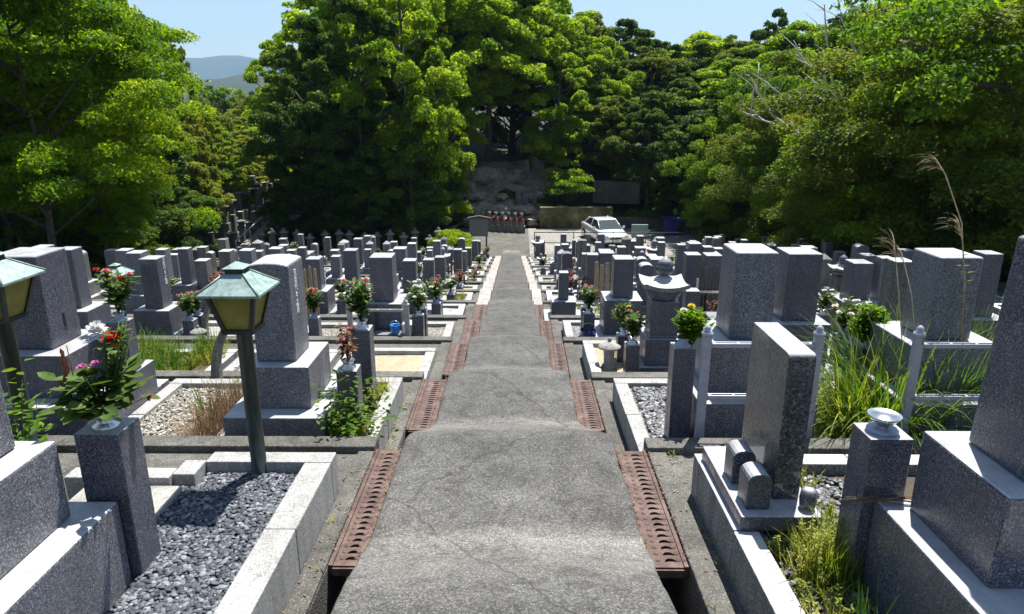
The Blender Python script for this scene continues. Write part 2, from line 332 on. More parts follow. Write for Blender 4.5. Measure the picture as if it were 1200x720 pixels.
# the path narrows a little on its way down: outer drain walls and path edges per terrace
def _tab(k, t, slope): return t[max(0,k)] if k < len(t) else t[-1]+slope*(k-len(t)+1)
def XLk(k): return _tab(k, [-.935,-.905,-.825,-.80,-.78,-.76], -.02)
def XRk(k): return _tab(k, [.850,.705,.57,.50,.46,.44], -.02)
def PLk(k): return _tab(k, [-.762,-.67,-.61,-.56,-.55,-.555], -.02)
def PRk(k): return _tab(k, [.648,.50,.38,.33,.30,.285], -.02)
def EL(k): return _tab(k, [-1.05,-1.01,-.96,-.93,-.92,-.92], -.02)
def ER(k): return _tab(k, [1.02,.84,.76,.66,.62,.58], -.02)
XL, XR, PL, PR = XLk(0), XRk(0), PLk(0), PRk(0)
def edge(fn, y):
    t = (y-T0)/TL+1; k = math.floor(t); f = t-k          # k is the terrace, f the share of it
    a, b = (fn(k-1) if k > 0 else fn(0)*.93), (fn(k) if k >= 0 else fn(0)*.93); q = min(1, f/(.55 if k else .38)); q = q*q*(3-2*q); return a+(b-a)*q
GZ = LOT - 0.03
def hill(x, y):
    """height of the natural ground"""
    z = GZ - .25
    def ss(a, b, t):
        t = min(1, max(0, (t-a)/(b-a))); return t*t*(3-2*t)
    r = ss(37.8, 45, y)*3.4 + ss(45, 110, y)*5 + ss(110, 300, y)*1
    left = ss(-12, -17, x - max(0,(y-45))*-.12)          # the valley left of the wooded hill
    z += r*(1-left)
    z -= left*ss(34, 120, y)*11
    z += ss(12, 40, x)*3.5*ss(2, 20, y)*(1-ss(60, 200, y))
    if y < 30: z += (30-y)*.157*(1 if y > -20 else 50/(30-y))
    z += noise.noise(Vector((x*.12, y*.12, 3)))*.5*ss(12, 17, abs(x) if y < 42 else 17)
    return z
def make_ground():
    xs = sorted(set([round(v,2) for v in list(np.arange(-60, 60.1, 1.5))] + [s*60*1.35**i for i in range(1,17) for s in (-1,1)]))
    ys = sorted(set([round(v,2) for v in list(np.arange(-30, 120.1, 1.5))] + [120*1.3**i for i in range(1,17)] + [-30*1.5**i for i in range(1,11)]))
    vs = []; fs = []
    for y in ys:
        for x in xs:
            z = hill(x, y)
            if abs(x) < 12.5 and y < 33: z = min(z, GZ-.35 + max(0,(30-y))*.157 - .5) 
            vs.append((x, y, z))
    n = len(xs)
    for j in range(len(ys)-1):
        for i in range(n-1): fs.append((j*n+i, j*n+i+1, (j+1)*n+i+1, (j+1)*n+i))
    mb = MB(); mb.add(vs, fs, True)
    tag(mb.build('ground', M['forest_floor']), kind='structure')
make_ground()
# terraces: one concrete slab per step and side, with the raised lip of its retaining wall
for k in range(-3, NT):
    for side in (-1, 1):
        a, b = (-12.5, XLk(k)) if side < 0 else (XRk(k), 12.5)
        mb = MB(); z = zt(k); ya = y0(k) if k else .6; yb = y1(k) if k != -1 else .598
        mb.box(a, b, ya+.001, yb-.15, z-1.2, z)
        mb.box(a, b, yb-.148, yb, z-1.2, z+.05)
        # low side wall of the drain with its joint
        if side < 0: mb.box(XLk(k)-min(.13,XLk(k)-EL(k)-.01), XLk(k)-.001, ya+.003, yb-.152, z+.002, z+.022)
        else: mb.box(XRk(k)+.001, XRk(k)+min(.12,ER(k)-XRk(k)-.01), ya+.003, yb-.152, z+.002, z+.022)
        tag(mb.build('terrace', M['terrace'], bevel=.008), kind='structure')
# parking lot at the foot
mb = MB(); mb.box(-3.6, .55, y1(NT-1)+.002, 37.3, LOT-.5, LOT-.004); tag(mb.build('lane_pavement', M['terrace']), kind='structure')
mb = MB(); mb.box(.554, 13.5, y1(NT-1)+.002, 37.3, LOT-.5, LOT); tag(mb.build('parking_lot_pavement', M['lot']), kind='structure')
# path
def pz(y):
    t = (y - T0)/TL; k = math.floor(t); f = (t-k)*TL       # f metres beyond the lip of terrace k
    zk = zt(k)
    if y > y1(NT-1)-.1: return LOT + .012
    hi = zk + .03; lo = zk-TD+.03
    if f < .9: q = f/.9; q = q*q*(3-2*q)*.6+q*.4; z = hi*(1-q) + lo*q
    else: z = lo
    return z
def pzs(y):
    return sum(pz(y+d)*w for d, w in ((-.15,.1),(-.08,.2),(0,.4),(.08,.2),(.15,.1)))
def make_path():
    ys = [ -6 + .08*i for i in range(int((31.3+6)/.08)) ]
    ts = [0,.01,.035]+[.035+.93*i/14 for i in range(1,14)]+[.965,.99,1]; xs = ts
    vs = []; fs = []
    for y in ys:
        zc = pzs(y); pl_, pr_ = edge(PLk,y), edge(PRk,y)
        for i, t_ in enumerate(ts):
            x = pl_+(pr_-pl_)*t_
            wob = .012*noise.noise(Vector((x*1.3, y*1.1, 0))) + .004*noise.noise(Vector((x*6, y*6, 5)))
            e = noise.noise(Vector((9 if x < 0 else 3, y*2.2, 1)))*.014 + noise.noise(Vector((9 if x < 0 else 3, y*9, 1)))*.008
            xx = x + (e if i in (0,1,2,len(xs)-1,len(xs)-2,len(xs)-3) else 0)
            crown = .026*(1-(2*t_-1)**2)
            z = zc + wob + crown - (.014 if i in (0, len(xs)-1) else 0)
            vs.append((xx, y, z))
    n = len(xs)
    for j in range(len(ys)-1):
        for i in range(n-1): fs.append((j*n+i, j*n+i+1, (j+1)*n+i+1, (j+1)*n+i))
    m0 = len(vs)
    for j, y in enumerate(ys):       # side walls down into the drains
        a = vs[j*n]; b = vs[j*n+n-1]; vs += [(a[0]+.01, y, a[2]-.75), (b[0]-.01, y, b[2]-.75)]
    for j in range(len(ys)-1):
        fs.append((m0+2*j, j*n, (j+1)*n, m0+2*j+2)); fs.append((j*n+n-1, m0+2*j+1, m0+2*j+3, (j+1)*n+n-1))
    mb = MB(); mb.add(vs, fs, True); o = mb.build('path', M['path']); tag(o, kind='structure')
make_path()
mb = MB()
for k in range(-3, NT):
    for a, b in ((XLk(k)-.01, PLk(k)+.1), (PRk(k)-.1, XRk(k)+.01)):
        mb.box(a, b, y0(k), y1(k), zt(k)-.62, zt(k)-.34)
tag(mb.build('drain_channel', M['drain']), kind='structure')

ORD = ['','first','second','third','fourth','fifth','sixth','seventh','eighth','ninth','tenth','eleventh','twelfth','thirteenth','fourteenth','fifteenth','sixteenth','seventeenth','eighteenth','nineteenth','twentieth']
# drain gratings: rusted plates pressed with half-moon slots
def grating(x0, x1, ya, yb, z, side, k, full=True):
    root = empty('drain_grating', ((x0+x1)/2, (ya+yb)/2, z))
    n = 22 if full else 10; mb = MB(); vs = []; fs = []
    cx = x0 + (x1-x0)*.60; hw = .030; s = (yb-ya-.06)/n
    zz = z + .012
    # plate made of strips left and right of the slot row
    bx = [x0+.022, cx-.045, cx+.045, x1-.022]
    mb.box(bx[0], bx[1], ya, yb, z+.004, zz); mb.box(bx[2], bx[3], ya, yb, z+.004, zz)
    mb.box(bx[1], bx[2], ya, ya+.03, z+.004, zz); mb.box(bx[1], bx[2], yb-.03, yb, z+.004, zz)
    for i in range(n):
        c0 = ya+.03+i*s; c1 = c0+s
        # cell with a half-moon hole: outer rectangle joined to the hole outline
        hole = []; m = 8
        for j in range(m+1):
            a = math.pi*j/m; hole.append((cx+hw*math.cos(a), c0+s*.22+s*.58*math.sin(a)))
        for j in range(1, m): hole.append((cx-hw+2*hw*j/m, c0+s*.22+s*.10*math.sin(math.pi*j/m)))
        outer = []
        for (hx, hy) in hole:
            dx, dy = hx-cx, hy-(c0+s*.5); q = max(abs(dx)/.045, abs(dy)/(s/2), 1e-6); outer.append((cx+dx/q, c0+s*.5+dy/q))
        q = len(hole); vs = [(x,y,zz) for x,y in outer]+[(x,y,zz) for x,y in hole]+[(x,y,zz-.012) for x,y in hole]
        mb.add(vs, [(j,(j+1)%q,(j+1)%q+q,j+q) for j in range(q)]+[(j+q,(j+1)%q+q,(j+1)%q+2*q,j+2*q) for j in range(q)])
        # corner fillers
        for sx in (-1,1):
            for sy in (0,1):
                X = cx+sx*.045; Y = c0+sy*s; near = sorted(outer, key=lambda p:(p[0]-X)**2+(p[1]-Y)**2)[:2]
                mb.add([(X,Y,zz-.0004),(near[0][0],near[0][1],zz-.0004),(near[1][0],near[1][1],zz-.0004)], [(0,1,2)])
        if full:   # pressed bumps beside the slots
            for bxx in (x0+.055, x1-.038):
                mb.lathe([(.014,0),(.011,.005),(.004,.007)], (bxx, c0+s*.5, zz-.0005), 8)
    mb.build('slotted_plate', M['rust'], root)
    fr = MB(); fr.box(x0, x0+.020, ya-.005, yb+.005, z-.035, z+.019); fr.box(x1-.020, x1, ya-.005, yb+.005, z-.035, z+.019)
    fr.box(x0+.021, x1-.021, ya-.012, ya+.004, z-.04, z+.003); fr.build('frame', M['rust'], root)
    tag(root, f'rust-red slotted iron drain grating {"left" if side<0 else "right"} of the path, {ORD[k+1]} from the front', 'grating', 'iron drain gratings beside the path')
    return root
for k in range(0, NT):
    dy = random.uniform(-.03,.03); rx = random.uniform(-.008,.008)
    for side, a, b in ((-1, XLk(k)+.003, PLk(k)-.004), (1, PRk(k)+.004, XRk(k)-.003)):
        ya, yb = y1(k)-1.17+dy, y1(k)-.10+dy
        if k == 0: ya, yb = 2.88, 4.07
        if k < 5: grating(a+rx*.3, b+rx*.3, ya, yb, zt(k)-.014, side, k, k < 4)
        else:
            mb = MB(); mb.box(a-.05 if side<0 else a, b if side<0 else b+.05, y0(k)+.55, y1(k)-.01, zt(k)-.4, zt(k)+.07); mb.box(a-.05 if side<0 else a, b if side<0 else b+.05, y0(k)+.01, y0(k)+.548, zt(k)-.4, zt(k)+.17)
            tag(mb.build('kerb_step', M['kerb_pink'], bevel=.012, origin=(a,y0(k),zt(k))), f'pale pinkish stepped kerb along the {"left" if side<0 else "right"} edge of the path at the {ORD[k+1]} terrace','kerb','stepped kerbs along the lower path')

# ================================================================ PEBBLES, GRAVEL, PLOTS
def ico(sub=1):
    import bmesh
    bm = bmesh.new(); bmesh.ops.create_icosphere(bm, subdivisions=sub, radius=1)
    V = np.array([v.co[:] for v in bm.verts]); Fc = np.array([[v.index for v in f.verts] for f in bm.faces]); bm.free(); return V, Fc
IV, IF = ico(2); IV1, IF1 = ico(1)
def pebbles(name, label, x0, x1, ya, yb, z, n, size, mat, flat=.55, inside=None, lowpoly=False, heap=.012, angular=0):
    V0, F0 = (IV1, IF1) if lowpoly else (IV, IF)
    xs = rng.uniform(x0, x1, n); ys = rng.uniform(ya, yb, n)
    if inside is not None:
        keep = np.array([inside(a, b) for a, b in zip(xs, ys)]); xs = xs[keep]; ys = ys[keep]
    n = len(xs); sz = size*rng.uniform(.6, 1.35, n)
    S = np.stack([sz*rng.uniform(.8,1.3,n), sz*rng.uniform(.6,.95,n), sz*flat*rng.uniform(.7,1.2,n)], 1)
    V = V0[None]*S[:,None,:]
    if angular: V = V*(1+angular*rng.uniform(-1,1,(n,V0.shape[0],1)))
    a = rng.uniform(0, 2*math.pi, n); t = rng.normal(0,.28,n)
    ct, st = np.cos(t)[:,None], np.sin(t)[:,None]; X = V[:,:,0]*ct - V[:,:,2]*st; Z = V[:,:,0]*st + V[:,:,2]*ct; Y = V[:,:,1]
    ca, sa = np.cos(a)[:,None], np.sin(a)[:,None]
    V = np.stack([X*ca-Y*sa+xs[:,None], X*sa+Y*ca+ys[:,None], Z+z+rng.uniform(0,heap,n)[:,None]], 2)
    Fq = (F0[None]+np.arange(n)[:,None,None]*V0.shape[0]).reshape(-1,3)
    me = npmesh(name, V.reshape(-1,3), Fq, not angular)
    at_ = me.attributes.new('tint','FLOAT','POINT'); at_.data.foreach_set('value', np.repeat(rng.uniform(0,1,n), V0.shape[0]).astype(np.float32))
    o = link(name, me, mat); tag(o, label, 'gravel', kind='stuff'); return o

def kerb(parts, zb, zt_, label, mat='kerb', name='plot_kerb', group='stone kerbs round the grave plots', bev=.006):
    """parts: list of outlines (x0,x1,y0,y1) butted end to end"""
    mb = MB()
    for (a,b,c,d) in parts:      # stones laid end to end with open joints, a little out of line
        lx = (b-a) > (d-c); L_ = max(b-a, d-c); n = max(1, round(L_/.72)) if zt_-zb > .05 and c < 8.5 else 1
        for i in range(n):
            g0, g1 = (.0025 if i else 0), (.0025 if i < n-1 else 0); j = random.uniform(-.0025,.0025); jz = random.uniform(-.004,.003)
            if lx: mb.box(a+L_*i/n+g0, a+L_*(i+1)/n-g1, c+(j if n>1 else 0), d+(j if n>1 else 0), zb, zt_+jz)
            else: mb.box(a+(j if n>1 else 0), b+(j if n>1 else 0), c+L_*i/n+g0, c+L_*(i+1)/n-g1, zb, zt_+jz)
    o = mb.build(name, M[mat], bevel=bev, origin=((parts[0][0]+parts[0][1])/2,(parts[0][2]+parts[0][3])/2,zb)); return tag(o, label, 'kerb', group)
def bed(x0,x1,ya,yb,za,zb,mat,label,cat='gravel',name='gravel_bed'):
    mb = MB(); nx, ny = 8, 8; vs = []
    for j in range(ny+1):
        for i in range(nx+1):
            x = x0+(x1-x0)*i/nx; y = ya+(yb-ya)*j/ny; vs.append((x,y,zb+.012*noise.noise(Vector((x*5,y*5,zb)))))
    mb.add(vs, [(j*(nx+1)+i,j*(nx+1)+i+1,(j+1)*(nx+1)+i+1,(j+1)*(nx+1)+i) for j in range(ny) for i in range(nx)], True)
    return tag(mb.build(name, M[mat]), label, cat, kind='stuff')

# --- nearest plot on the left: pale kerb, paving slabs, blue-grey pebbles
zk = -.57+.26; z0 = zt(0)
kerb([(-1.20,-1.05,0.9,3.44),(-1.76,-1.05,3.442,3.56),(-1.88,-1.762,3.30,3.46),(-2.45,-1.882,3.26,3.37)], z0-.01, zk, 'pale granite kerb round the blue pebble bed in the left foreground')
bed(-1.77,-1.19,.9,3.45,z0,zk-.085,'gravel_grey','grey bedding under the blue-grey pebbles beside the left lamp')
pebbles('pebbles','smooth blue-grey pebbles filling the plot round the left lamp post',-1.74,-1.215,1.75,3.425,zk-.078,7800,.0138,M['pebble_blue'], inside=lambda x,y: x>-1.66 or y>2.72, heap=.016, flat=.40)
pebbles('pebbles','smooth blue-grey pebbles beside the paving slab in the left foreground',-1.86,-1.725,2.85,3.28,zk-.075,300,.0155,M['pebble_blue'])
mb = MB(); mb.box(-2.32,-1.80,2.86,3.24,z0,zk-.035); tag(mb.build('paving_slab',M['pale_concrete'],bevel=.006,origin=(-2.0,3.05,z0)),'pale grey paving slab beside the blue pebbles, larger and farther one','slab','paving slabs in the left plot')
mb = MB(); mb.box(-1.98,-1.72,2.60,2.84,z0,zk-.085); tag(mb.build('paving_slab',M['pale_concrete'],bevel=.006,origin=(-1.9,2.8,z0)),'small pale paving slab against the near vase pillar','slab','paving slabs in the left plot')
# --- nearest plot on the right
kerb([(1.02,1.14,0.9,3.44),(1.02,2.75,3.442,3.56)], z0-.01, zk, 'pale granite kerb under the small upright slab in the right foreground', 'kerb_grey')
bed(1.13,2.75,.9,3.45,z0,zk-.07,'soil','weedy soil inside the right foreground plot','soil','soil')
pebbles('pebbles','dark grey chippings among weeds in the right foreground plot',1.15,1.9,1.6,3.4,zk-.062,2600,.016,M['pebble_dark'],lowpoly=True,angular=.18)

# --- generic plots on all the other terraces
SURF = ['gravel_pale','gravel_grey','sand','pale_concrete','gravel_pale','kerb','soil']
def generic(k, side, x0, x1, surf, h=.16, mat='kerb', weeds=False):
    z = zt(k); a, b = (x0, x1)
    if side > 0 and a == .875: a = ER(k)
    if side < 0 and b > -.99: b = EL(k)
    w = .11; ya = y0(k)+.06; yb = y1(k)-.58
    nm = 'left' if side < 0 else 'right'
    rows[(k,side)] = rows.get((k,side),0)+1
    lab = f'{ {"kerb":"pale","kerb_grey":"grey","granite":"grey"}[mat] } stone kerb {nm} of the path on the {ORD[k+1]} terrace, {ORD[rows[(k,side)]]} plot from the path'
    kerb([(a,a+w,ya,yb-w-.002),(b-w,b,ya,yb-w-.002),(a,b,yb-w,yb)], z-.01, z+h, lab, mat, bev=.006 if k<5 else 0)
    sl = {'gravel_pale':'pale gravel','gravel_grey':'grey gravel','sand':'pale sandy soil','pale_concrete':'pale concrete floor','kerb':'pale stone paving','soil':'bare soil','granite':'granite floor'}[surf]
    bed(a+w-.005,b-w+.005,ya-.02,yb-w+.005,z,z+h-.05,surf,f'{sl} of the {ORD[rows[(k,side)]]} plot {nm} of the path on the {ORD[k+1]} terrace',sl.split()[-1],'gravel_bed' if 'gravel' in surf else 'plot_floor')
rows = {}
generic(1,-1,-2.18,-.97,'soil',.22,'kerb'); generic(1,-1,-3.02,-2.24,'gravel_pale',.2,'kerb'); generic(1,-1,-4.6,-3.08,'gravel_grey',.2,'kerb_grey'); generic(1,-1,-6.2,-4.7,'gravel_pale',.2)
pebbles('pebbles','pale chippings in the plot behind the left vase pillar',-2.92,-2.34,4.3,5.44,zt(1)+.158,2600,.014,M['pebble_pale'],lowpoly=True,angular=.15)
generic(1,1,.875,1.52,'gravel_grey',.22,'kerb'); generic(1,1,1.56,2.2,'granite',.22,'kerb_grey'); generic(1,1,2.26,2.62,'gravel_grey',.2,'kerb'); generic(1,1,2.68,3.7,'soil',.2,'kerb_grey'); generic(1,1,3.8,5.4,'gravel_pale',.2)
pebbles('pebbles','dark grey chippings in the pale kerbed plot right of the path',.99,1.42,4.25,5.46,zt(1)+.178,2400,.0165,M['pebble_dark'],lowpoly=True,angular=.18)
pebbles('pebbles','grey chippings in the narrow alley plot behind the upright slab',2.36,2.52,4.3,5.44,zt(1)+.158,500,.016,M['pebble_dark'],lowpoly=True,angular=.18)
generic(2,-1,-2.0,-.96,'sand',.10,'kerb'); generic(2,-1,-3.2,-2.1,'pale_concrete',.08); generic(2,-1,-4.9,-3.3,'soil',.08,'kerb_grey'); generic(2,-1,-7.0,-5.0,'gravel_pale',.12)
generic(2,1,.875,1.36,'sand',.2,'kerb'); generic(2,1,1.40,2.3,'gravel_grey',.2,'kerb_grey'); generic(2,1,2.5,3.6,'gravel_pale',.15); generic(2,1,3.75,5.0,'pale_concrete',.15); generic(2,1,5.2,7.0,'gravel_grey',.15)
generic(3,-1,-2.15,-.97,'gravel_pale',.12,'kerb'); generic(3,-1,-3.3,-2.25,'gravel_pale',.1); generic(3,-1,-4.7,-3.4,'pale_concrete',.12); generic(3,-1,-6.4,-4.8,'gravel_pale',.12)
generic(3,1,.875,1.35,'gravel_grey',.15,'kerb'); generic(3,1,1.4,2.6,'gravel_grey',.15,'kerb'); generic(3,1,2.8,4.2,'sand',.15); generic(3,1,4.4,6.4,'gravel_pale',.15)
for k in range(4, NT):
    for side in (-1,1):
        x = -EL(k) if side < 0 else ER(k)
        first = True
        while x < 9.5:
            w = random.uniform(.95,1.7); s = random.choice(['gravel_pale','kerb','pale_concrete','gravel_grey','sand']) if not (first and k in (5,7,9)) else 'gravel_pale'
            a, b = (-x-w, -x) if side < 0 else (x, x+w)
            generic(k, side, a, b, s, random.choice([.1,.14,.18]), random.choice(['kerb','kerb','kerb_grey']))
            x += w+random.uniform(.06,.25); first = False
# ================================================================ GRAVESTONES
GRAVES = []       # (root, k, side, x, look)
def text_mesh(txt, size, vertical=True):
    cu = bpy.data.curves.new('inscription','FONT'); cu.body = '\n'.join(txt) if vertical else txt
    cu.size = size; cu.extrude = .0012; cu.align_x = 'CENTER'; cu.space_line = .92; cu.resolution_u = 2
    o = bpy.data.objects.new('inscription_tmp', cu); COL.objects.link(o)
    me = bpy.data.meshes.new_from_object(o, depsgraph=bpy.context.evaluated_depsgraph_get())
    bpy.data.objects.remove(o); bpy.data.curves.remove(cu); return me
def inscription(root, txt, size, where, face, mat='engrave', cx=0, ztop=0):
    """vertical writing cut into the side (+x or -x) or front (-y) of a stone; where = plane coordinate, cx = centre along the face"""
    me = text_mesh(txt, size); o = link('inscription', me, M[mat], root)
    r = root.location
    if face == '+x': o.rotation_euler = (math.pi/2, 0, math.pi/2); o.location = (where-r.x, cx-r.y, ztop-r.z)
    elif face == '-x': o.rotation_euler = (math.pi/2, 0, -math.pi/2); o.location = (where-r.x, cx-r.y, ztop-r.z)
    else: o.rotation_euler = (math.pi/2, 0, 0); o.location = (cx-r.x, where-r.y, ztop-r.z)
    return o
def shaft_mb(x0,x1,ya,yb,za,zb,style):
    mb = MB()
    if style == 'arch':      # gently domed top, seen from the front
        n = 10; w = x1-x0; pts = [(x0,za),(x1,za)]
        for i in range(n+1): t = i/n; pts.append((x1-w*t, zb-.020+.020*math.sin(math.pi*t)**.7))
        mb.poly(pts,'y',ya,yb)
    elif style == 'round':
        n = 12; w = (x1-x0)/2; c = (x0+x1)/2; pts = [(x0,za),(x1,za)]
        for i in range(n+1): a = math.pi*i/n; pts.append((c+w*math.cos(a), zb-w*.55+w*.55*math.sin(a)))
        mb.poly(pts,'y',ya,yb)
    elif style == 'point':
        mb.box(x0,x1,ya,yb,za,zb-.10); c=(x0+x1)/2; d=(ya+yb)/2
        mb.add([(x0,ya,zb-.098),(x1,ya,zb-.098),(x1,yb,zb-.098),(x0,yb,zb-.098),(c,d,zb)], [(0,1,4),(1,2,4),(2,3,4),(3,0,4),(0,3,2,1)])
    elif style == 'taper':
        mb.box(x0,x1,ya,yb,za,zb,.015,.015)
    else: mb.box(x0,x1,ya,yb,za,zb,.004,.004)
    return mb
def grave_world(name, k, side, sx, sy, sz, peds, mat, look, style='flat', bev=.008, pmat=None):
    """sx=(x0,x1) sy=(y0,y1) sz=(z0,z1) of the shaft; peds: list of (x0,x1,y0,y1,z0,z1) from the top one down"""
    zb = peds[-1][4] if peds else sz[0]
    root = empty(name, ((sx[0]+sx[1])/2,(sy[0]+sy[1])/2,zb))
    shaft_mb(*sx,*sy,*sz,style).build('shaft', M[mat], root, bev*1.6 if style!='point' else 0, 3)
    for nm, p in zip(('upper_base','middle_base','lower_base') if len(peds)>2 else ('upper_base','lower_base'), peds):
        MB().box(*p).build(nm, M[pmat or mat], root, bev)
    GRAVES.append((root,k,side,(sx[0]+sx[1])/2,look)); return root
def grave(side, k, uL, uR, vT, vB, mat='granite', look='grey granite', style='flat', dy=0, dep=None, bases=2, spread=1.0, vase=True, bouquet=None, zadd=.12):
    Y = T0+2*(k-1)+.5+dy
    pL = at(uL,vT,Y); pR = at(uR,vT,Y); w = pR.x-pL.x; zT = pL.z; zB = at(uL,vB,Y).z; g = zt(k)+.0
    zB = max(zB, g+.28); d = dep or w*1.08; Hh = zB-g
    e1 = .085*spread+.03; e2 = .20*spread+.03
    h2 = min(.26, Hh*.42) if bases > 1 else 0
    peds = [(pL.x-e1,pR.x+e1,Y-e1*.9,Y+d+e1*.9,g+h2+.0,zB)]
    if bases > 1: peds.append((pL.x-e2,pR.x+e2,max(y0(k)+.03,Y-e2),min(Y+d+e2,y1(k)-.2),g,g+h2))
    if bases == 1: peds = [(pL.x-e1,pR.x+e1,Y-e1*.9,Y+d+e1*.9,g,zB)]
    root = grave_world('gravestone',k,side,(pL.x,pR.x),(Y,Y+d),(zB,zT),peds,mat,look,style,bev=.007 if k<5 else .004)
    if vase:
        fx = pR.x+e2+.0 if side < 0 else pL.x-e2
        vw = .15; vx = (fx+.0, fx+vw) if side < 0 else (fx-vw, fx)
        q = (Y-.02 if side<0 else Y-.04)
        for j, yy in enumerate((q, Y+d-.05)):
            if j == 1 and k > 6: continue
            if (side > 0 and vx[0] < ER(k)+.03) or (side < 0 and vx[1] > EL(k)-.03): continue
            vase_pillar(vx[0],vx[1],yy,yy+.15,g,g+Hh*.72,mat,k,side,bouquet if j==0 else (bouquet if random.random()<.6 else None))
    return root
PILLARS = []; BOUQ = []
def vase_pillar(x0,x1,ya,yb,za,zb,mat,k,side,bq,pot=True):
    root = empty('vase_pillar',((x0+x1)/2,(ya+yb)/2,za))
    MB().box(x0,x1,ya,yb,za,zb).build('pillar', M[mat], root, .006 if k < 5 else 0)
    if pot:
        c = ((x0+x1)/2,(ya+yb)/2,zb); r = min(.045,(x1-x0)*.3)
        MB().lathe([(r*1.25,0),(r*1.25,.012),(r*.8,.02),(r*.85,.045),(r*1.15,.06),(r*1.1,.062),(r*.6,.03)], c, 14).build('flower_cup', M['steel' if random.random()<.5 else 'zinc'], root)
    PILLARS.append((root,k,side,x0))
    if bq: bouquet(bq,((x0+x1)/2,(ya+yb)/2,zb+.05),k,side,scale=random.uniform(.85,1.15))
# ---- bouquets: five prototypes, then copies
PROTO = {}
def bouquet_mesh(kind, root, seed):
    rs = random.Random(seed)
    fol = MB(); H = .30
    stems = 26 if kind != 'dead' else 16
    tips = []
    for i in range(stems):
        a = rs.uniform(0,6.283); sp = rs.uniform(.02,.125); h = H*rs.uniform(.55,1.05)
        tip = Vector((sp*math.cos(a), sp*math.sin(a), h)); mid = tip*.5+Vector((0,0,.02))
        fol.tube([(0,0,0),mid,tip],[.0025,.002,.0015],4); tips.append(tip)
        for j in range(9 if kind != 'dead' else 6):
            t = rs.uniform(.3,1.0); c = Vector((0,0,0)).lerp(tip,t); b = rs.uniform(0,6.283)
            d = Vector((math.cos(b),math.sin(b),rs.uniform(-.3,.9) if kind!='dead' else rs.uniform(-1.3,.2)))
            fol.leaf(c,d,(rs.uniform(-.4,.4),rs.uniform(-.4,.4),1),rs.uniform(.045,.08),rs.uniform(.018,.034))
    fol.build('foliage', M['wilt_leaf'] if kind == 'dead' else M['bush_leaf'], root, origin=(0,0,0))
    cols = {'white':['white','cream','white'],'red':['red','rose','yellow'],'pink':['pink','violet','white'],'green':['yellow'],'dead':['rose'],'rose':['rose','cream','rose']}[kind]
    n = {'green':2,'dead':2}.get(kind,8)
    for i in range(n):
        t = tips[i*2 % len(tips)]; r = rs.uniform(.018,.030); fl = MB(); blossom(fl, t+Vector((0,0,.01)), r, rs)
        fl.build('blossom', M['petal_'+cols[i%len(cols)]], root, origin=(0,0,0))
def blossom(mb, c, r, rs, rows_=4):
    for row in range(rows_):
        el = .1+row*.42; n = 12-row*2
        for i in range(n):
            a = 6.283*(i+rs.random()*.5)/n; d = Vector((math.cos(a)*math.cos(el), math.sin(a)*math.cos(el), math.sin(el)))
            mb.leaf(Vector(c)+d*r*.12, d, Vector((0,0,1)) if el < 1.2 else Vector((1,0,0)), r*(1-.1*row), r*.42)
    mb.lathe([(r*.2,-r*.3),(r*.42,0),(r*.3,r*.35),(r*.05,r*.5)], c, 8)
BQ_LABEL = {'white':'green bouquet with white and cream flowers','red':'bouquet with red and yellow flowers','pink':'bouquet with pink, violet and white flowers','green':'leafy green sprigs','dead':'wilted brown bouquet','rose':'bouquet with dusky rose and cream flowers'}
def bouquet(kind, p, k, side, scale=1.0, label=None):
    if kind not in PROTO:
        r = empty('flower_bouquet', p); bouquet_mesh(kind, r, len(PROTO)*17+3); PROTO[kind] = r
        o = r
    else: o = copy_tree(PROTO[kind])
    o.location = p; o.rotation_euler.z = random.uniform(0,6.28); o.scale = (scale*1.1,scale*1.1,scale)
    o['category'] = 'bouquet'; o['group'] = 'flowers on the graves'
    BOUQ.append((o,k,side,p[0],label,kind)); return o
# ================================================================ NEAR OBJECTS
# left foreground grave (cut by the left edge of the picture)
g0 = grave_world('gravestone',0,-1,(-2.24,-1.925),(2.03,2.36),(.346,1.12),
    [(-2.36,-1.815,1.90,2.42,.007,.346),(-2.62,-1.687,1.2,2.53,-.40,.007)],'granite','blue-grey granite',bev=.01)
vase_pillar(-1.837,-1.650,2.545,2.715,-.42,.308,'granite_mid',0,-1,None)
# right foreground grave
g1 = grave_world('gravestone',0,1,(1.685,1.985),(2.035,2.335),(.40,1.188),
    [(1.577,2.10,1.945,2.43,.055,.40),(1.475,2.5,1.2,2.50,-.42,.055)],'granite_mid','dark speckled granite','taper',.01)
vase_pillar(1.425,1.60,2.505,2.665,-.42,.32,'granite_mid',0,1,None,pot=False)
bw = empty('offering_bowl',(1.51,2.585,.32),'polished metal bowl on a dark round foot on the granite pillar at right','bowl')
MB().lathe([(.060,0),(.062,.008),(.054,.016),(.034,.018)],(1.51,2.585,.3205),28).build('foot',M['zinc'],bw)
MB().lathe([(.024,.0),(.022,.008),(.036,.018),(.054,.036),(.066,.054),(.064,.055),(.050,.038),(.03,.024),(.012,.021)],(1.51,2.585,.339),32).build('cup',M['steel'],bw)
# twigs left on the base beside the pillar
tw = MB()
for i in range(9):
    x = 1.50+random.uniform(-.12,.16); tw.tube([(x-.13,2.49-random.uniform(0,.05),.062+i*.002),(x,2.46,.072+i*.002),(x+.12,2.44+random.uniform(-.03,.03),.064+i*.002)],.0022,4)
tag(tw.build('dry_stalks',M['dry'],origin=(1.5,2.47,.06)),'bundle of dry brown stalks lying beside the granite pillar','stalks')
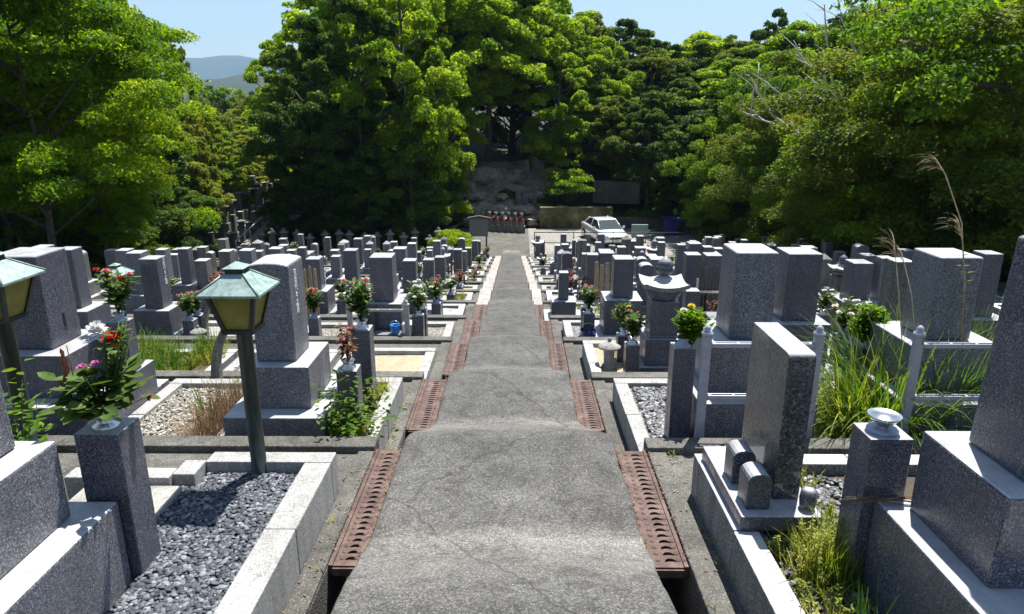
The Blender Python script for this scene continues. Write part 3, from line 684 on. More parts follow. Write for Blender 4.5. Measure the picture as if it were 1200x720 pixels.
# right foreground: upright slab with two rounded blocks on a low platform
sl = empty('memorial_slab',(1.3,3.2,-.31),'polished upright slab with rounded top edge in the plot right of the path','memorial')
mb = MB(); n = 6; yA, yB, zT, zB = 2.95, 3.45, .52, -.23; r = .03
pts = [(yA,zB),(yB,zB),(yB,zT-.006),(yB-.006,zT)]
for i in range(n+1): a = math.pi/2+math.pi/2*i/n; pts.append((yA+r+r*math.cos(a), zT-r+r*math.sin(a)))
mb.poly(pts,'x',1.244,1.372); mb.build('slab',M['granite_polish'],sl,.006,3)
MB().box(1.048,1.43,2.80,3.50,-.31,-.232).build('platform',M['granite_mid'],sl,.006)
for nm, (a,b,c,d), h, rot in (('block',(1.085,1.20,2.86,2.99),.185,0),('block',(1.085,1.20,3.09,3.22),.185,0)):
    mb = MB(); w = (b-a)/2; cx = (a+b)/2; pts = [(a,-.231),(b,-.231)]
    for i in range(11): t = math.pi*i/10; pts.append((cx+w*math.cos(t), -.231+h-w*.75+w*.75*math.sin(t)))
    mb.poly(pts,'y',c,d); mb.build(nm,M['granite_mid'],sl,.005,3)
mb = MB(); mb.lathe([(.035,0),(.04,.05),(.035,.09),(.02,.1)],(1.385,2.88,-.231),14); mb.build('incense_holder',M['granite_mid'],sl)
# ---- terrace 1: the two big stones on the left, two on the right
def big(side,k,x0,x1,ya,yb,za,zb,p1,p2,mat,look,style='flat'):
    return grave_world('gravestone',k,side,(x0,x1),(ya,yb),(za,zb),[p1,p2],mat,look,style,.01)
z1 = zt(1)
L1 = big(-1,1,-3.71,-3.355,4.62,4.97,-.075,.614,(-3.86,-3.19,4.50,5.12,-.40,-.075),(-4.05,-3.02,4.34,5.3,z1,-.40),'granite_mid','tall blue-grey granite')
L2 = big(-1,1,-1.905,-1.615,4.66,5.0,-.176,.56,(-1.965,-1.50,4.555,5.12,-.50,-.176),(-2.09,-1.37,4.40,5.25,z1,-.50),'granite','tall grey granite gently domed','arch')
R1 = big(1,1,1.52,1.825,4.67,5.03,.0,.64,(1.36,1.985,4.54,5.16,-.36,-.002),(1.26,2.08,4.36,5.3,z1,-.36),'granite','tall speckled granite')
pr = at(1103,302,4.67)
R5 = big(1,1,pr.x,pr.x+.31,4.67,5.03,.0,pr.z,(pr.x-.16,pr.x+.47,4.54,5.16,-.36,-.002),(pr.x-.26,pr.x+.57,4.36,5.3,z1,-.36),'granite','broad weathered grey granite')
inscription(L2,'先祖代々之墓',.060,-1.6140,'+x','engrave',4.80,.44)
inscription(L1,'年月建之',.036,-3.3540,'+x','engrave_dark',4.80,.13)
vase_pillar(-1.31,-1.16,4.58,4.73,z1,-.215,'granite_mid',1,-1,'dead')
vase_pillar(-1.30,-1.15,5.02,5.17,z1,-.05,'granite_mid',1,-1,'rose')
vase_pillar(-3.17,-3.025,4.98,5.12,-.399,.02,'granite_mid',1,-1,'red')
vase_pillar(1.075,1.225,4.42,4.57,z1,.02,'granite_mid',1,1,None)
# ---- terrace 3 and beyond: measured from the photograph
L3 = grave(-1,3,161,183,304,362,'granite_mid','dark blue-grey granite',bouquet='rose')
inscription(L3,'先祖代々之墓',.070,at(183,304,T0+4.5).x+.0015,'+x','engrave',T0+4.5+.17,at(183,304,8.67).z-.05)
G = grave
G(-1,2,62,83,293,362,'granite_mid','slim blue-grey granite',bouquet=None,vase=False)
G(-1,4,146,164,297,345,'granite','plain grey granite',bouquet='green')
G(-1,5,134,149,294,334,'granite','light grey granite',bouquet='red')
G(-1,6,121,133,294,325,'granite_brown','brownish granite',bouquet=None)
G(-1,5,181,193,293,331,'granite','slim grey granite',bouquet='green')
G(-1,6,197,207,299,326,'granite','small grey granite',bouquet='red')
G(-1,4,207,219.5,292,333,'granite_mid','slender tall blue-grey granite',bouquet='dead')
G(-1,4,227,241,306,342,'granite_brown','plain brownish granite',bouquet='pink')
G(-1,6,239,248,296,324,'granite_brown','round-topped weathered',style='round')
G(-1,6,255,269,295,327,'granite_brown','weathered brownish',bouquet='pink')
G(-1,5,279,294,294,330,'granite','light grey granite',bouquet='white')
G(-1,7,296,306,295,322,'granite','small light granite',bouquet='white')
G(-1,8,314,328,292,318,'granite','wide grey granite',bouquet='white')
G(-1,4,357,374,304,340,'granite_mid','blue-grey granite',bouquet='rose')
G(-1,7,386,396,294,318,'granite','small grey granite',bouquet='white')
G(-1,6,387,397.5,301,326,'granite','small light grey granite',bouquet='white')
G(-1,5,401.7,417,294,333,'granite_mid','tall blue-grey granite',bouquet='white')
G(-1,8,426,434,293,314,'granite','small grey granite')
G(-1,10,428,436,283,303,'granite','point-topped grey',style='point',vase=False)
G(-1,10,448,456,283,303,'granite','slim point-topped grey',style='point',vase=False)
L5 = G(-1,3,431.7,459,302,354,'granite_mid','large dark blue-grey granite',bouquet='white')
G(-1,7,460,475,292,318,'granite','grey granite',bouquet='green')
G(-1,8,477,487,286,311,'granite','slim tall grey granite')
G(-1,4,471,487,306,345,'granite_mid','dark grey granite',bouquet='rose')
G(-1,5,495,508,305,338,'granite_mid','dark grey granite',bouquet='white')
G(-1,7,500,506.5,294,316,'granite','narrow grey granite')
G(-1,6,509,521,302,331,'granite_mid','dark grey granite',bouquet='dead')
G(-1,7,531,541,293,327,'granite_mid','dark blue-grey granite',bouquet='dead')
G(-1,8,541,547,295,318,'granite','narrow light grey granite')
G(-1,9,356,366,296,314,'granite','small grey granite'); G(-1,9,335,345,294,312,'granite','light grey granite')
# right
R2k = 2
G(1,2,925,966,298,377,'granite_mid','broad dark granite',bouquet='red')
G(1,2,1050,1074,307,380,'granite_brown','leaning brown weathered',bouquet='white')
G(1,3,1034,1050,303,365,'granite','slim pale granite',vase=False)
G(1,2,1155,1178,298,372,'granite_mid','dark granite',bouquet='rose')
G(1,3,1001,1025,309,352,'granite_mid','dark grey granite',bouquet='white')
G(1,5,1012,1028,300,335,'granite_mid','dark granite')
G(1,6,943,959,291,322,'granite','grey granite',bouquet='green')
G(1,4,908,922,308,345,'granite_mid','dark granite',bouquet='red')
G(1,3,720,744,304,350,'granite_mid','tall dark granite',bouquet='rose')
G(1,5,703,721,297,332,'granite_mid','dark blue-grey granite',bouquet='dead')
G(1,5,688,702,299,334,'granite_mid','dark slim granite',bouquet='dead')
G(1,4,805,823,299,340,'granite_mid','blue-grey granite',bouquet='red')
G(1,4,828,848,300,343,'granite_mid','dark granite')
G(1,7,808,823,286,316,'granite_mid','dark granite'); G(1,7,825,836,290,316,'granite','grey granite')
G(1,7,796,806,291,316,'granite_mid','narrow dark granite',bouquet='dead'); G(1,8,838,849,292,314,'granite','pale-topped granite')
G(1,2,850,861,304,372,'granite_dark','narrow dark polished',vase=False)
G(1,8,745,757,291,311,'granite','grey granite',bouquet='green'); G(1,9,724,734,290,309,'granite','small grey granite')
G(1,11,701,709,275,295,'granite','slim weathered'); G(1,11,747,755,277,297,'granite_brown','slim brownish'); G(1,10,768,776,280,300,'granite','slim grey')
G(1,9,680,692,288,306,'granite_mid','slanted dark granite'); G(1,8,650,657,288,308,'granite','narrow grey granite',bouquet='rose'); G(1,9,658,667,287,307,'granite','light grey granite')
G(1,6,659,671,297,326,'granite_dark','round-topped dark green-grey',style='round',vase=False)
G(1,4,655,667,320,352,'granite_mid','low slim dark granite',bouquet='rose')
G(1,9,872,884,290,306,'granite','grey granite'); G(1,10,905,915,286,302,'granite','grey granite'); G(1,11,951,960,289,302,'granite','small grey granite')
G(1,8,1022,1036,296,318,'granite','grey granite')

# more small stones packing the lower terraces
LOOKS = [('granite','small grey granite'),('granite','low light granite'),('granite_mid','small dark granite'),('granite_mid','narrow dark granite'),('granite_brown','old brownish'),('old_stone','mossy old')]
for k in range(3, 13):
    for side in (-1,1):
        x = (-EL(k) if side < 0 else ER(k))+.55
        while x < 9.3+.1*k:
            xx = side*x
            if all(abs(r.location.x-xx) > .62 for r,kk,ss_,_x,_l in GRAVES if kk == k) and random.random() < (.5 if k < 5 else .82):
                w = random.uniform(.19,.30); h = random.uniform(.78,1.22); m_, lk = random.choice(LOOKS); g = zt(k); Y = y0(k)+random.uniform(.45,.8); hb = random.uniform(.3,.5); st_ = random.choice(['flat','flat','flat','round','point','taper'])
                lk = {'round':'round-topped ','point':'point-topped '}.get(st_,'')+lk
                grave_world('gravestone',k,side,(xx-w/2,xx+w/2),(Y,Y+w*1.05),(g+hb,g+h),[(xx-w*.8,xx+w*.8,Y-w*.3,Y+w*1.35,g+hb*.45,g+hb),(xx-w*1.15,xx+w*1.15,Y-w*.6,Y+w*1.7,g,g+hb*.45)],m_,lk,st_,.004)
                if random.random() < .55:
                    vx = xx-side*(w*1.15+.09)
                    if abs(vx)-.08 > (ER(k) if side > 0 else -EL(k)): vase_pillar(vx-.07,vx+.07,Y,Y+.14,g,g+hb*.9,m_,k,side,random.choice(['rose','white','green','dead','red',None]))
            x += random.uniform(.62,1.15)
# ---- five-ring towers and stone lanterns
def roof_mb(cx,cy,z,hw,h,lift,th,n=10,under=.55):
    mb = MB(); vs = []; g = n
    for j in range(g+1):
        for i in range(g+1):
            s = -1+2*i/g; t = -1+2*j/g; r = max(abs(s),abs(t)); zz = h*(1-r)**1.35 + lift*(abs(s)*abs(t))**2.2*r
            vs.append((cx+s*hw, cy+t*hw, z+th+zz))
    fs = [(j*(g+1)+i,j*(g+1)+i+1,(j+1)*(g+1)+i+1,(j+1)*(g+1)+i) for j in range(g) for i in range(g)]
    m = len(vs)
    for j in range(g+1):
        for i in range(g+1):
            s = -1+2*i/g; t = -1+2*j/g; vs.append((cx+s*hw*.97, cy+t*hw*.97, z+lift*(abs(s)*abs(t))**2.2))
    fs += [tuple(m+q for q in (j*(g+1)+i,(j+1)*(g+1)+i,(j+1)*(g+1)+i+1,j*(g+1)+i+1)) for j in range(g) for i in range(g)]
    rim = [i for i in range(g+1)]+[ (j)*(g+1)+g for j in range(1,g+1)]+[g*(g+1)+i for i in range(g-1,-1,-1)]+[j*(g+1) for j in range(g-1,0,-1)]
    q = len(rim)
    for a in range(q): b = (a+1)%q; fs.append((m+rim[a],m+rim[b],rim[b],rim[a]))
    mb.add(vs, fs, False); return mb
def gorinto(name,label,cat,c,g,scale,peds,mat,body=(.145,.30),group=None,k=4):
    """c=(x,y); g ground z; peds list (half width, height) from the ground up"""
    x,y = c; root = empty(name,(x,y,g),label,cat,group); z = g
    for i,(hw,h) in enumerate(peds):
        MB().box(x-hw,x+hw,y-hw,y+hw,z,z+h).build(['lower_base','middle_base','upper_base'][min(i,2)] if len(peds)>2 else ['lower_base','upper_base'][min(i,1)],M[mat],root,.007 if k<4 else 0); z += h
    hw,h = body[0]*scale, body[1]*scale
    MB().box(x-hw,x+hw,y-hw,y+hw,z,z+h).build('body',M[mat],root,.008 if k<4 else 0); z += h
    MB().lathe([(.115*scale,0),(.17*scale,.05*scale),(.185*scale,.10*scale),(.17*scale,.125*scale)],(x,y,z),24).build('ring_stone',M[mat],root); z += .125*scale
    roof_mb(x,y,z,.225*scale,.10*scale,.045*scale,.045*scale,14).build('roof',M['kerb_grey' if mat!='granite_dark' else 'granite'],root); z += .135*scale
    MB().lathe([(.055*scale,0),(.085*scale,.025*scale),(.092*scale,.06*scale),(.075*scale,.072*scale),(.085*scale,.085*scale),(.09*scale,.11*scale),(.06*scale,.15*scale),(.012*scale,.185*scale)],(x,y,z),20).build('finial',M[mat],root)
    return root
pg = at(776,380,6.78)
gorinto('stone_tower','large dark five-ring stone tower with upturned pale roof right of the path','stone tower',(pg.x,6.82),zt(2),1.0,[(.235,.25),(.185,.29),(.15,.02)],'granite_mid',(.142,.36),k=2)
vase_pillar(pg.x-.40,pg.x-.26,6.55,6.70,zt(2),zt(2)+.50,'granite_mid',2,1,'rose'); vase_pillar(pg.x-.42,pg.x-.27,7.0,7.15,zt(2),zt(2)+.45,'granite_mid',2,1,'green')
p = at(985,330,T0+2*3+.8); gorinto('stone_tower','dark five-ring stone tower before the right-hand trees','stone tower',(p.x,p.y),zt(4),.78,[(.24,.3),(.18,.28)],'granite_dark')
def small_lantern(u,v,Y,k,s,label):
    p = at(u,v,Y); gz = zt(k)+.05; gorinto('stone_lantern',label,'stone lantern',(p.x,Y),gz,s,[(.16*s,.12*s),(.12*s,.35*s)],'granite',(.09,.18),group='stone lanterns among the graves')
for u,Y,k,s,l in ((630,26.6,12,1.1,'stone lantern beside the foot of the path, right side'),(666,26.2,12,.95,'stone lantern behind the fence left of the silver car'),(684,24.3,11,1.0,'stone lantern in front of the silver car'),
                  (766,19.3,8,1.0,'wide-roofed stone lantern above the large stone tower'),(752,17.2,7,.8,'pale squat stone lantern between headstones right of the path'),(519,20,9,.95,'stone lantern below the clipped shrub, left of the path'),
                  (634,22.5,10,.6,'small stone lantern on the pale plot near the foot of the path')):
    small_lantern(u,300,Y,k,s,l)
# round garden lantern on the sandy plot
def garden_lantern(p,h,label):
    x,y,z = p; root = empty('garden_lantern',p,label,'stone lantern','little garden lanterns'); s = h/.26
    MB().lathe([(.062*s,0),(.058*s,.02*s),(.042*s,.035*s),(.045*s,.12*s),(.05*s,.17*s)],(x,y,z),16).build('post',M['kerb'],root)
    MB().lathe([(.045*s,0),(.095*s,.002),(.09*s,.015*s),(.05*s,.04*s),(.02*s,.055*s)],(x,y,z+.171*s),20).build('roof',M['kerb'],root)
    MB().lathe([(.012*s,0),(.018*s,.01*s),(.012*s,.028*s),(.003*s,.035*s)],(x,y,z+.226*s),10).build('finial',M['kerb'],root)
p = at(714,412,6.85); garden_lantern((p.x,6.85,zt(2)+.15),.34,'small round-roofed lantern on the sandy plot right of the path')
p = at(232,386,8.6); garden_lantern((p.x,8.6,zt(3)+.07),.30,'small pale lantern beside the curved stone post at left')
# curved tusk-shaped stone posts
def tusk(u,v,Y,zg,h,label):
    p = at(u,v,Y); mb = MB(); n = 10; outl = []; inn = []
    for i in range(n+1):
        t = i/n; x = .13*t**3; outl.append((p.x+x-.05*(1-t*.6), zg+h*t)); inn.append((p.x+x+.05*(1-t*.75)+.02*t**4, zg+h*t-.03*t))
    mb.poly(outl[::-1]+inn,'y',Y-.03,Y+.05) ; return tag(mb.build('curved_stone_post',M['old_stone'],bevel=.008,origin=(p.x,Y,zg)),label,'stone post','curved stone posts of old graves')
tusk(252,430,5.75,zt(1),.62,'curved pale stone post rising from dry grass behind the left lamp')
tusk(236,360,8.9,zt(3),.62,'smaller curved stone post behind the lantern roof at left')

# ---- lamps
def lamp(x,y,zg,h,label):
    root = empty('grave_lamp',(x,y,zg),label,'lamp','copper garden lamps on posts'); s = h/1.22; zh = zg+h-.345*s
    MB().lathe([(.052*s,0),(.052*s,.015),(.041*s,.02),(.040*s,h-.375*s),(.055*s,h-.365*s),(.055*s,h-.35*s)],(x,y,zg),16).build('post',M['patina'],root)
    b, t = .070*s, .118*s; z0_, z1_ = zh, zh+.20*s
    fr = MB(); fr.box(x-b-.012,x+b+.012,y-b-.012,y+b+.012,z0_-.022,z0_)
    for sx in (-1,1):
        for sy in (-1,1):
            w = .011*s
            fr.add([(x+sx*b-w,y+sy*b-w,z0_),(x+sx*b+w,y+sy*b-w,z0_),(x+sx*b+w,y+sy*b+w,z0_),(x+sx*b-w,y+sy*b+w,z0_),(x+sx*t-w,y+sy*t-w,z1_),(x+sx*t+w,y+sy*t-w,z1_),(x+sx*t+w,y+sy*t+w,z1_),(x+sx*t-w,y+sy*t+w,z1_)],[(0,3,2,1),(4,5,6,7),(0,1,5,4),(1,2,6,5),(2,3,7,6),(3,0,4,7)])
    fr.build('frame',M['patina'],root)
    for sx, sy in ((0,-1),(1,0),(0,1),(-1,0)):
        g_ = MB(); a0, a1 = (b-.011*s), (t-.011*s)
        if sx == 0: vs = [(x-a0,y+sy*b,z0_+.002),(x+a0,y+sy*b,z0_+.002),(x+a1,y+sy*t,z1_-.002),(x-a1,y+sy*t,z1_-.002)]
        else: vs = [(x+sx*b,y-a0,z0_+.002),(x+sx*b,y+a0,z0_+.002),(x+sx*t,y+a1,z1_-.002),(x+sx*t,y-a1,z1_-.002)]
        vs += [(p_[0]-sx*.004,p_[1]-sy*.004,p_[2]) for p_ in vs]
        g_.add(vs,[(0,1,2,3),(7,6,5,4),(0,4,5,1),(1,5,6,2),(2,6,7,3),(3,7,4,0)]); g_.build('glass_pane',M['amber'],root)
    rf = MB(); e = .158*s; q = .048*s; zr = z1_+.004; zq = zr+.085*s; m = .105*s; zm = zr+.040*s
    ring = lambda r,z: [(x-r,y-r,z),(x+r,y-r,z),(x+r,y+r,z),(x-r,y+r,z)]
    vs = ring(e,zr-.012)+ring(e,zr)+ring(m,zm*1.0)+ring(q,zq)
    fs = [(3,2,1,0),(12,13,14,15)]
    for L in range(3):
        for i in range(4): j=(i+1)%4; fs.append((L*4+i,L*4+j,L*4+4+j,L*4+4+i))
    rf.add(vs,fs)
    for i in range(4):
        c0 = ring(e,zr+.003)[i]; c1 = ring(m,zm+.003)[i]; c2 = ring(q,zq+.003)[i]; rf.tube([c0,c1,c2],.005*s,5)
    rf.build('roof',M['verdigris'],root)
    cp = MB(); cp.box(x-.045*s,x+.045*s,y-.045*s,y+.045*s,zq,zq+.028*s); cp.build('neck',M['patina'],root)
    c2 = MB(); c2.add(ring(.055*s,zq+.028*s)+[(x,y,zq+.058*s)],[(3,2,1,0),(0,1,4),(1,2,4),(2,3,4),(3,0,4)]); c2.build('cap',M['verdigris'],root)
    return root
pl = onz(305,555,zk-.08); lamp(pl.x,pl.y,zk-.09,1.24,'verdigris copper lamp with amber glass standing in the blue pebbles')
pl = at(33,511,3.8); lamp(pl.x,3.8,zt(0),1.40,'verdigris copper lamp at the left edge behind the flower bouquet')
pl = at(150,403,8.3); lamp(pl.x,8.3,zt(3)+.1,1.18,'small distant copper lamp among the headstones at left')

# ---- pipe rails
def rail(xs, y, zg, h, label, mat='pipe', r=.030, low=True, board=None, knob=True):
    root = empty('grave_rail',(xs[0],y,zg),label,'rail','rails in front of graves')
    for x in xs:
        mb = MB(); mb.box(x-r,x+r,y-r*.7,y+r*.7,zg,zg+h-.06); mb.build('post',M[mat],root,.006)
        if knob: MB().lathe([(r*1.25,0),(r*1.25,.018),(r*.7,.025),(r*.8,.045),(r*.45,.062),(.004,.068)],(x,y,zg+h-.06),14).build('post_cap',M[mat],root)
    a, b = xs[0]+r, xs[-1]-r
    for zz in ([h-.13,h-.50] if low else [h-.13]):
        mb = MB(); mb.box(a+.002,b-.002,y-.022,y-.012,zg+zz-.015,zg+zz+.015); mb.box(a+.002,b-.002,y+.012,y+.022,zg+zz-.015,zg+zz+.015)
        n = max(2,int((b-a)/.16))
        for i in range(n+1): x = a+.02+(b-a-.04)*i/n; mb.box(x-.009,x+.009,y-.011,y+.011,zg+zz-.011,zg+zz+.0155)
        mb.build('rail_bar',M[mat],root,.003)
    return root
rail([1.25,1.985],4.28,z1,1.12,'pale pipe rail in front of the large right-hand headstone behind the upright slab')
rail([2.64,3.75],4.28,z1,1.12,'pale pipe rail half hidden by tall grass at right')
pa, pb = at(412,400,8.3), at(478,400,8.3)
rail([pa.x,pb.x],8.3,zt(3),.80,'weathered grey rail frame in front of the dark headstone left of the path','frame_grey',.032,knob=True)
def boards(u0,u1,v0,Y,k,n,mat,label,gap=.35,h=None,rack=False):
    root = empty('memorial_boards',(at((u0+u1)/2,v0,Y).x,Y,zt(k)),label,'memorial boards','wooden memorial boards behind graves')
    a,b = at(u0,v0,Y), at(u1,v0,Y); w = (b.x-a.x)/n
    for i in range(n):
        x = a.x+w*i; top = a.z+random.uniform(-.04,.04); t = w*(1-gap)
        mb = MB(); pts = [(x,zt(k)),(x+t,zt(k)),(x+t,top-.12),(x+t*.85,top-.10),(x+t,top-.08),(x+t*.85,top-.06),(x+t,top-.03),(x+t/2,top),(x,top-.03),(x+t*.15,top-.06),(x,top-.08),(x+t*.15,top-.10),(x,top-.12)]
        mb.poly(pts,'y',Y+.01*(i%2),Y+.01*(i%2)+.012); mb.build('board',M[mat],root)
    if rack:
        mb = MB(); mb.box(a.x-.05,b.x+.05,Y-.04,Y-.015,a.z-.42,a.z-.385); mb.box(a.x-.06,a.x-.03,Y-.04,Y-.01,zt(k),a.z-.2); mb.box(b.x+.03,b.x+.06,Y-.04,Y-.01,zt(k),a.z-.2); mb.build('rack',M['steel'],root)
boards(354,372,313,9.9,3,3,'sotoba','three tan wooden memorial boards behind the dome-topped headstone')
boards(423,440,350,8.45,3,2,'sotoba_dark','two dark memorial boards behind the grey rail frame',.3)
boards(697,716,308,11.7,4,3,'sotoba','three tan memorial boards beside dark headstones right of the path',.15)
boards(822,848,311,10.0,4,6,'sotoba_dark','row of dark memorial boards in a steel rack right of the path',.35,rack=True)
boards(524,546,303,16.0,6,6,'sotoba_dark','dark weathered memorial boards in a rack left of the path',.4,rack=True)
# ---- small items
def pail(x,y,z,s,mat,label):
    root = empty('water_pail',(x,y,z),label,'pail'); MB().lathe([(.07*s,0),(.085*s,.14*s),(.09*s,.145*s),(.088*s,.15*s),(.078*s,.145*s),(.068*s,.02*s)],(x,y,z),18).build('bucket',M[mat],root)
    n = 8; MB().tube([(x+.086*s*math.cos(math.pi*i/n),y,z+.14*s+.08*s*math.sin(math.pi*i/n)) for i in range(n+1)],.004,5).build('handle',M['steel'],root)
p = at(690,372,8.6); pail(p.x,8.6,zt(3)+.14,1.25,'navy_plastic','violet-blue plastic pail on the kerb right of the path')
p = at(463,384,8.4); pail(p.x,8.4,zt(3)+.335,.75,'blue_plastic','bright blue pail on the low rail left of the path')
p = at(475,386,8.4); mb = MB(); mb.lathe([(.045,0),(.05,.02),(.05,.12),(.03,.14)],(p.x,8.42,zt(3)+.33),14); tag(mb.build('white_jar',M['white_plastic'],origin=(p.x,8.42,zt(3)+.33)),'white plastic jar beside the bright blue pail','jar')
MB_ = MB(); MB_.box(pa.x+.1,pb.x-.06,8.34,8.52,zt(3),zt(3)+.33); tag(MB_.build('offering_stand',M['granite_dark'],bevel=.006,origin=(pa.x,8.4,zt(3))),'low dark stone stand behind the grey rail frame','stand')

# ---- the near-left bouquet
def near_bouquet():
    rs = random.Random(11); c = Vector((-1.743,2.63,.355)); root = empty('flower_bouquet',c,'large bouquet with white, red, yellow and pink flowers on the near left pillar','bouquet','flowers on the graves')
    cup = MB()
    fo = MB(); st = MB()
    for i in range(34):
        a = rs.uniform(0,6.283); sp = rs.uniform(.03,.17); h = rs.uniform(.03,.22); tip = c+Vector((sp*math.cos(a),sp*math.sin(a),h))
        st.tube([c,c.lerp(tip,.5)+Vector((0,0,.02)),tip],[.004,.003,.002],5)
        for j in range(5):
            b = rs.uniform(0,6.283); q = c.lerp(tip,rs.uniform(.6,1)); fo.leaf(q,(math.cos(b),math.sin(b),rs.uniform(-.5,.5)),(rs.uniform(-.5,.5),rs.uniform(-.5,.5),1),rs.uniform(.07,.115),rs.uniform(.036,.058))
    up = c+Vector((.05,.05,.0))
    for i in range(9):      # tall stems carrying the flowers
        tip = up+Vector((rs.uniform(-.03,.05),rs.uniform(-.02,.1),rs.uniform(.28,.42))); st.tube([c,c.lerp(tip,.5)+Vector((.01,0,0)),tip],[.004,.0035,.002],5)
        for j in range(16):
            q = c.lerp(tip,rs.uniform(.35,1)); b = rs.uniform(0,6.283); fo.leaf(q,(math.cos(b),math.sin(b),rs.uniform(-.2,.6)),(rs.uniform(-.4,.4),rs.uniform(-.4,.4),1),rs.uniform(.03,.055),rs.uniform(.012,.022))
    for q in ((-.19,-.02,.02),(-.16,-.06,-.02),(.16,.0,.09)):
        fo.leaf(c+Vector(q),(q[0]*4,q[1],-.1),(0,0,1),.09,.05)
    fo.build('foliage',M['bush_leaf'],root); st.build('stems',M['bush_leaf'],root)
    def fl(u,v,Y,r,m,rows_=5):
        p = at(u,v,Y); mb = MB(); blossom(mb,p,r,rs,4)
        if rows_ > 4:
            for i in range(46):
                a = rs.uniform(0,6.283); e = rs.uniform(-.1,1.5); d = Vector((math.cos(a)*math.cos(e),math.sin(a)*math.cos(e),math.sin(e))); mb.leaf(p+d*r*.35,d,(0,0,1) if e<1.2 else (1,0,0),r*.72,r*.26)
        mb.build('blossom',M['petal_'+m],root); st2 = None
    fl(113,388,2.78,.046,'white'); fl(131,399,2.74,.042,'red'); fl(138,407,2.72,.026,'yellow',4); fl(97,433,2.66,.026,'pink'); fl(112,427,2.70,.022,'pink',4); fl(126,392,2.8,.02,'red',4)
    # dead side twig and withered leaves
    tw = MB(); a = c+Vector((.03,-.02,.03)); e = at(172,465,2.6); tw.tube([a,a.lerp(e,.5)+Vector((0,0,-.01)),e],[.004,.003,.002],5)
    for i in range(9): b = rs.uniform(-1,1); tw.leaf(e,(1,b,rs.uniform(-.9,.5)),(0,0,1),rs.uniform(.025,.05),.014)
    e2 = at(78,405,2.6); tw.tube([c,at(88,450,2.6),e2],[.003,.0025,.002],5)
    for i in range(7): q = at(78-rs.uniform(0,8),408+i*6,2.6); tw.leaf(q,(rs.uniform(-.5,.5),0,-1),(0,1,0),.05,.02)
    tw.build('withered_twig',M['wilt_leaf'],root)
near_bouquet()
# leafy bouquets right of the path in front of the speckled stone
def leafy(p, R_, n, seed, label, flowers=()):
    rs = random.Random(seed); c = Vector(p); root = empty('flower_bouquet',c,label,'bouquet','flowers on the graves'); fo = MB(); st = MB()
    for i in range(n):
        a = rs.uniform(0,6.283); e = rs.uniform(-.2,1.4); r = R_*rs.uniform(.55,1); tip = c+Vector((r*.8*math.cos(a)*math.cos(e),r*.8*math.sin(a)*math.cos(e),R_*.9+r*math.sin(e)))
        st.tube([c,c.lerp(tip,.5)+Vector((0,0,.02)),tip],[.003,.0025,.0015],4)
        for j in range(10): q = c.lerp(tip,rs.uniform(.45,1.02)); b = rs.uniform(0,6.283); fo.leaf(q,(math.cos(b),math.sin(b),rs.uniform(.0,.9)),(rs.uniform(-.4,.4),rs.uniform(-.4,.4),1),rs.uniform(.05,.075),rs.uniform(.018,.028))
    fo.build('foliage',M['leaf_fresh'],root); st.build('stems',M['bush_leaf'],root)
    for (dx,dy,dz,r,m) in flowers: mb = MB(); blossom(mb,c+Vector((dx,dy,dz)),r,rs); mb.build('blossom',M['petal_'+m],root)
leafy((1.20,4.5,.0),.155,90,5,'dense glossy green leafy bunch with one yellow and white bloom left of the speckled headstone',((-.01,0,.30,.028,'yellow'),(-.06,0,.27,.028,'cream')))
pp = at(1017,392,5.2); leafy((pp.x,5.2,pp.z-.12),.20,110,6,'tall dark green leafy bunch with white lilies in front of the grass at right',((.08,0,.26,.04,'white'),(.11,0,.2,.035,'white'),(-.1,0,.12,.03,'cream')))
vase_pillar(pp.x-.075,pp.x+.075,5.12,5.27,z1,pp.z-.1,'granite_dark',1,1,None)
# ================================================================ GRASS, WEEDS, SHRUBS
def tuft_patch(name,label,x0,x1,ya,yb,z,n,h,mat,inside=None,spread=.6,w=.007,cat='grass',leafy_=0):
    mb = MB()
    for i in range(n):
        x, y = random.uniform(x0,x1), random.uniform(ya,yb)
        if inside and not inside(x,y): continue
        d = noise.noise(Vector((x*3,y*3,7)));
        if d < -.18 and mat != 'dry': continue
        hh = h*random.uniform(.45,1.15)*(1+d)
        for j in range(random.randint(3,6)):
            a = random.uniform(0,6.283); s = random.uniform(.05,spread)
            mb.blade((x+random.uniform(-.02,.02),y+random.uniform(-.02,.02),z),(math.cos(a)*s,math.sin(a)*s,1),hh*random.uniform(.6,1),w,random.uniform(.2,1.1),4)
        if leafy_ and random.random() < leafy_:
            top = Vector((x,y,z+hh*.8)); mb.tube([(x,y,z),top],[.002,.0012],4)
            for j in range(14):
                a = random.uniform(0,6.283); mb.leaf(Vector((x,y,z)).lerp(top,random.uniform(.3,1)),(math.cos(a),math.sin(a),random.uniform(-.1,.6)),(0,0,1),random.uniform(.012,.026),random.uniform(.007,.012))
    return tag(mb.build(name,M[mat],origin=(x0,ya,z)),label,cat,kind='stuff')
zR = zk-.06
tuft_patch('weeds','yellow-green weeds in the gravel of the right foreground plot',1.14,1.62,1.6,3.4,zR,330,.13,'weeds',leafy_=.5)
tuft_patch('weeds','fresh green weeds around the upright slab at right',1.26,1.48,2.50,2.80,zR,90,.24,'weeds',leafy_=.7)
tuft_patch('weeds','tall thin grass beside the right-hand grave base',1.32,1.47,1.75,2.5,zR,60,.26,'grass',spread=.3,w=.004)
tuft_patch('weeds','weeds between the pipe rails behind the upright slab',2.05,2.7,4.25,5.5,z1+.15,420,.16,'weeds',leafy_=.4)
tuft_patch('weeds','sunny weeds on the third terrace left of the path',-4.75,-3.35,y0(2)+.1,y0(2)+1.5,zt(2)+.02,800,.20,'weeds',leafy_=.4)
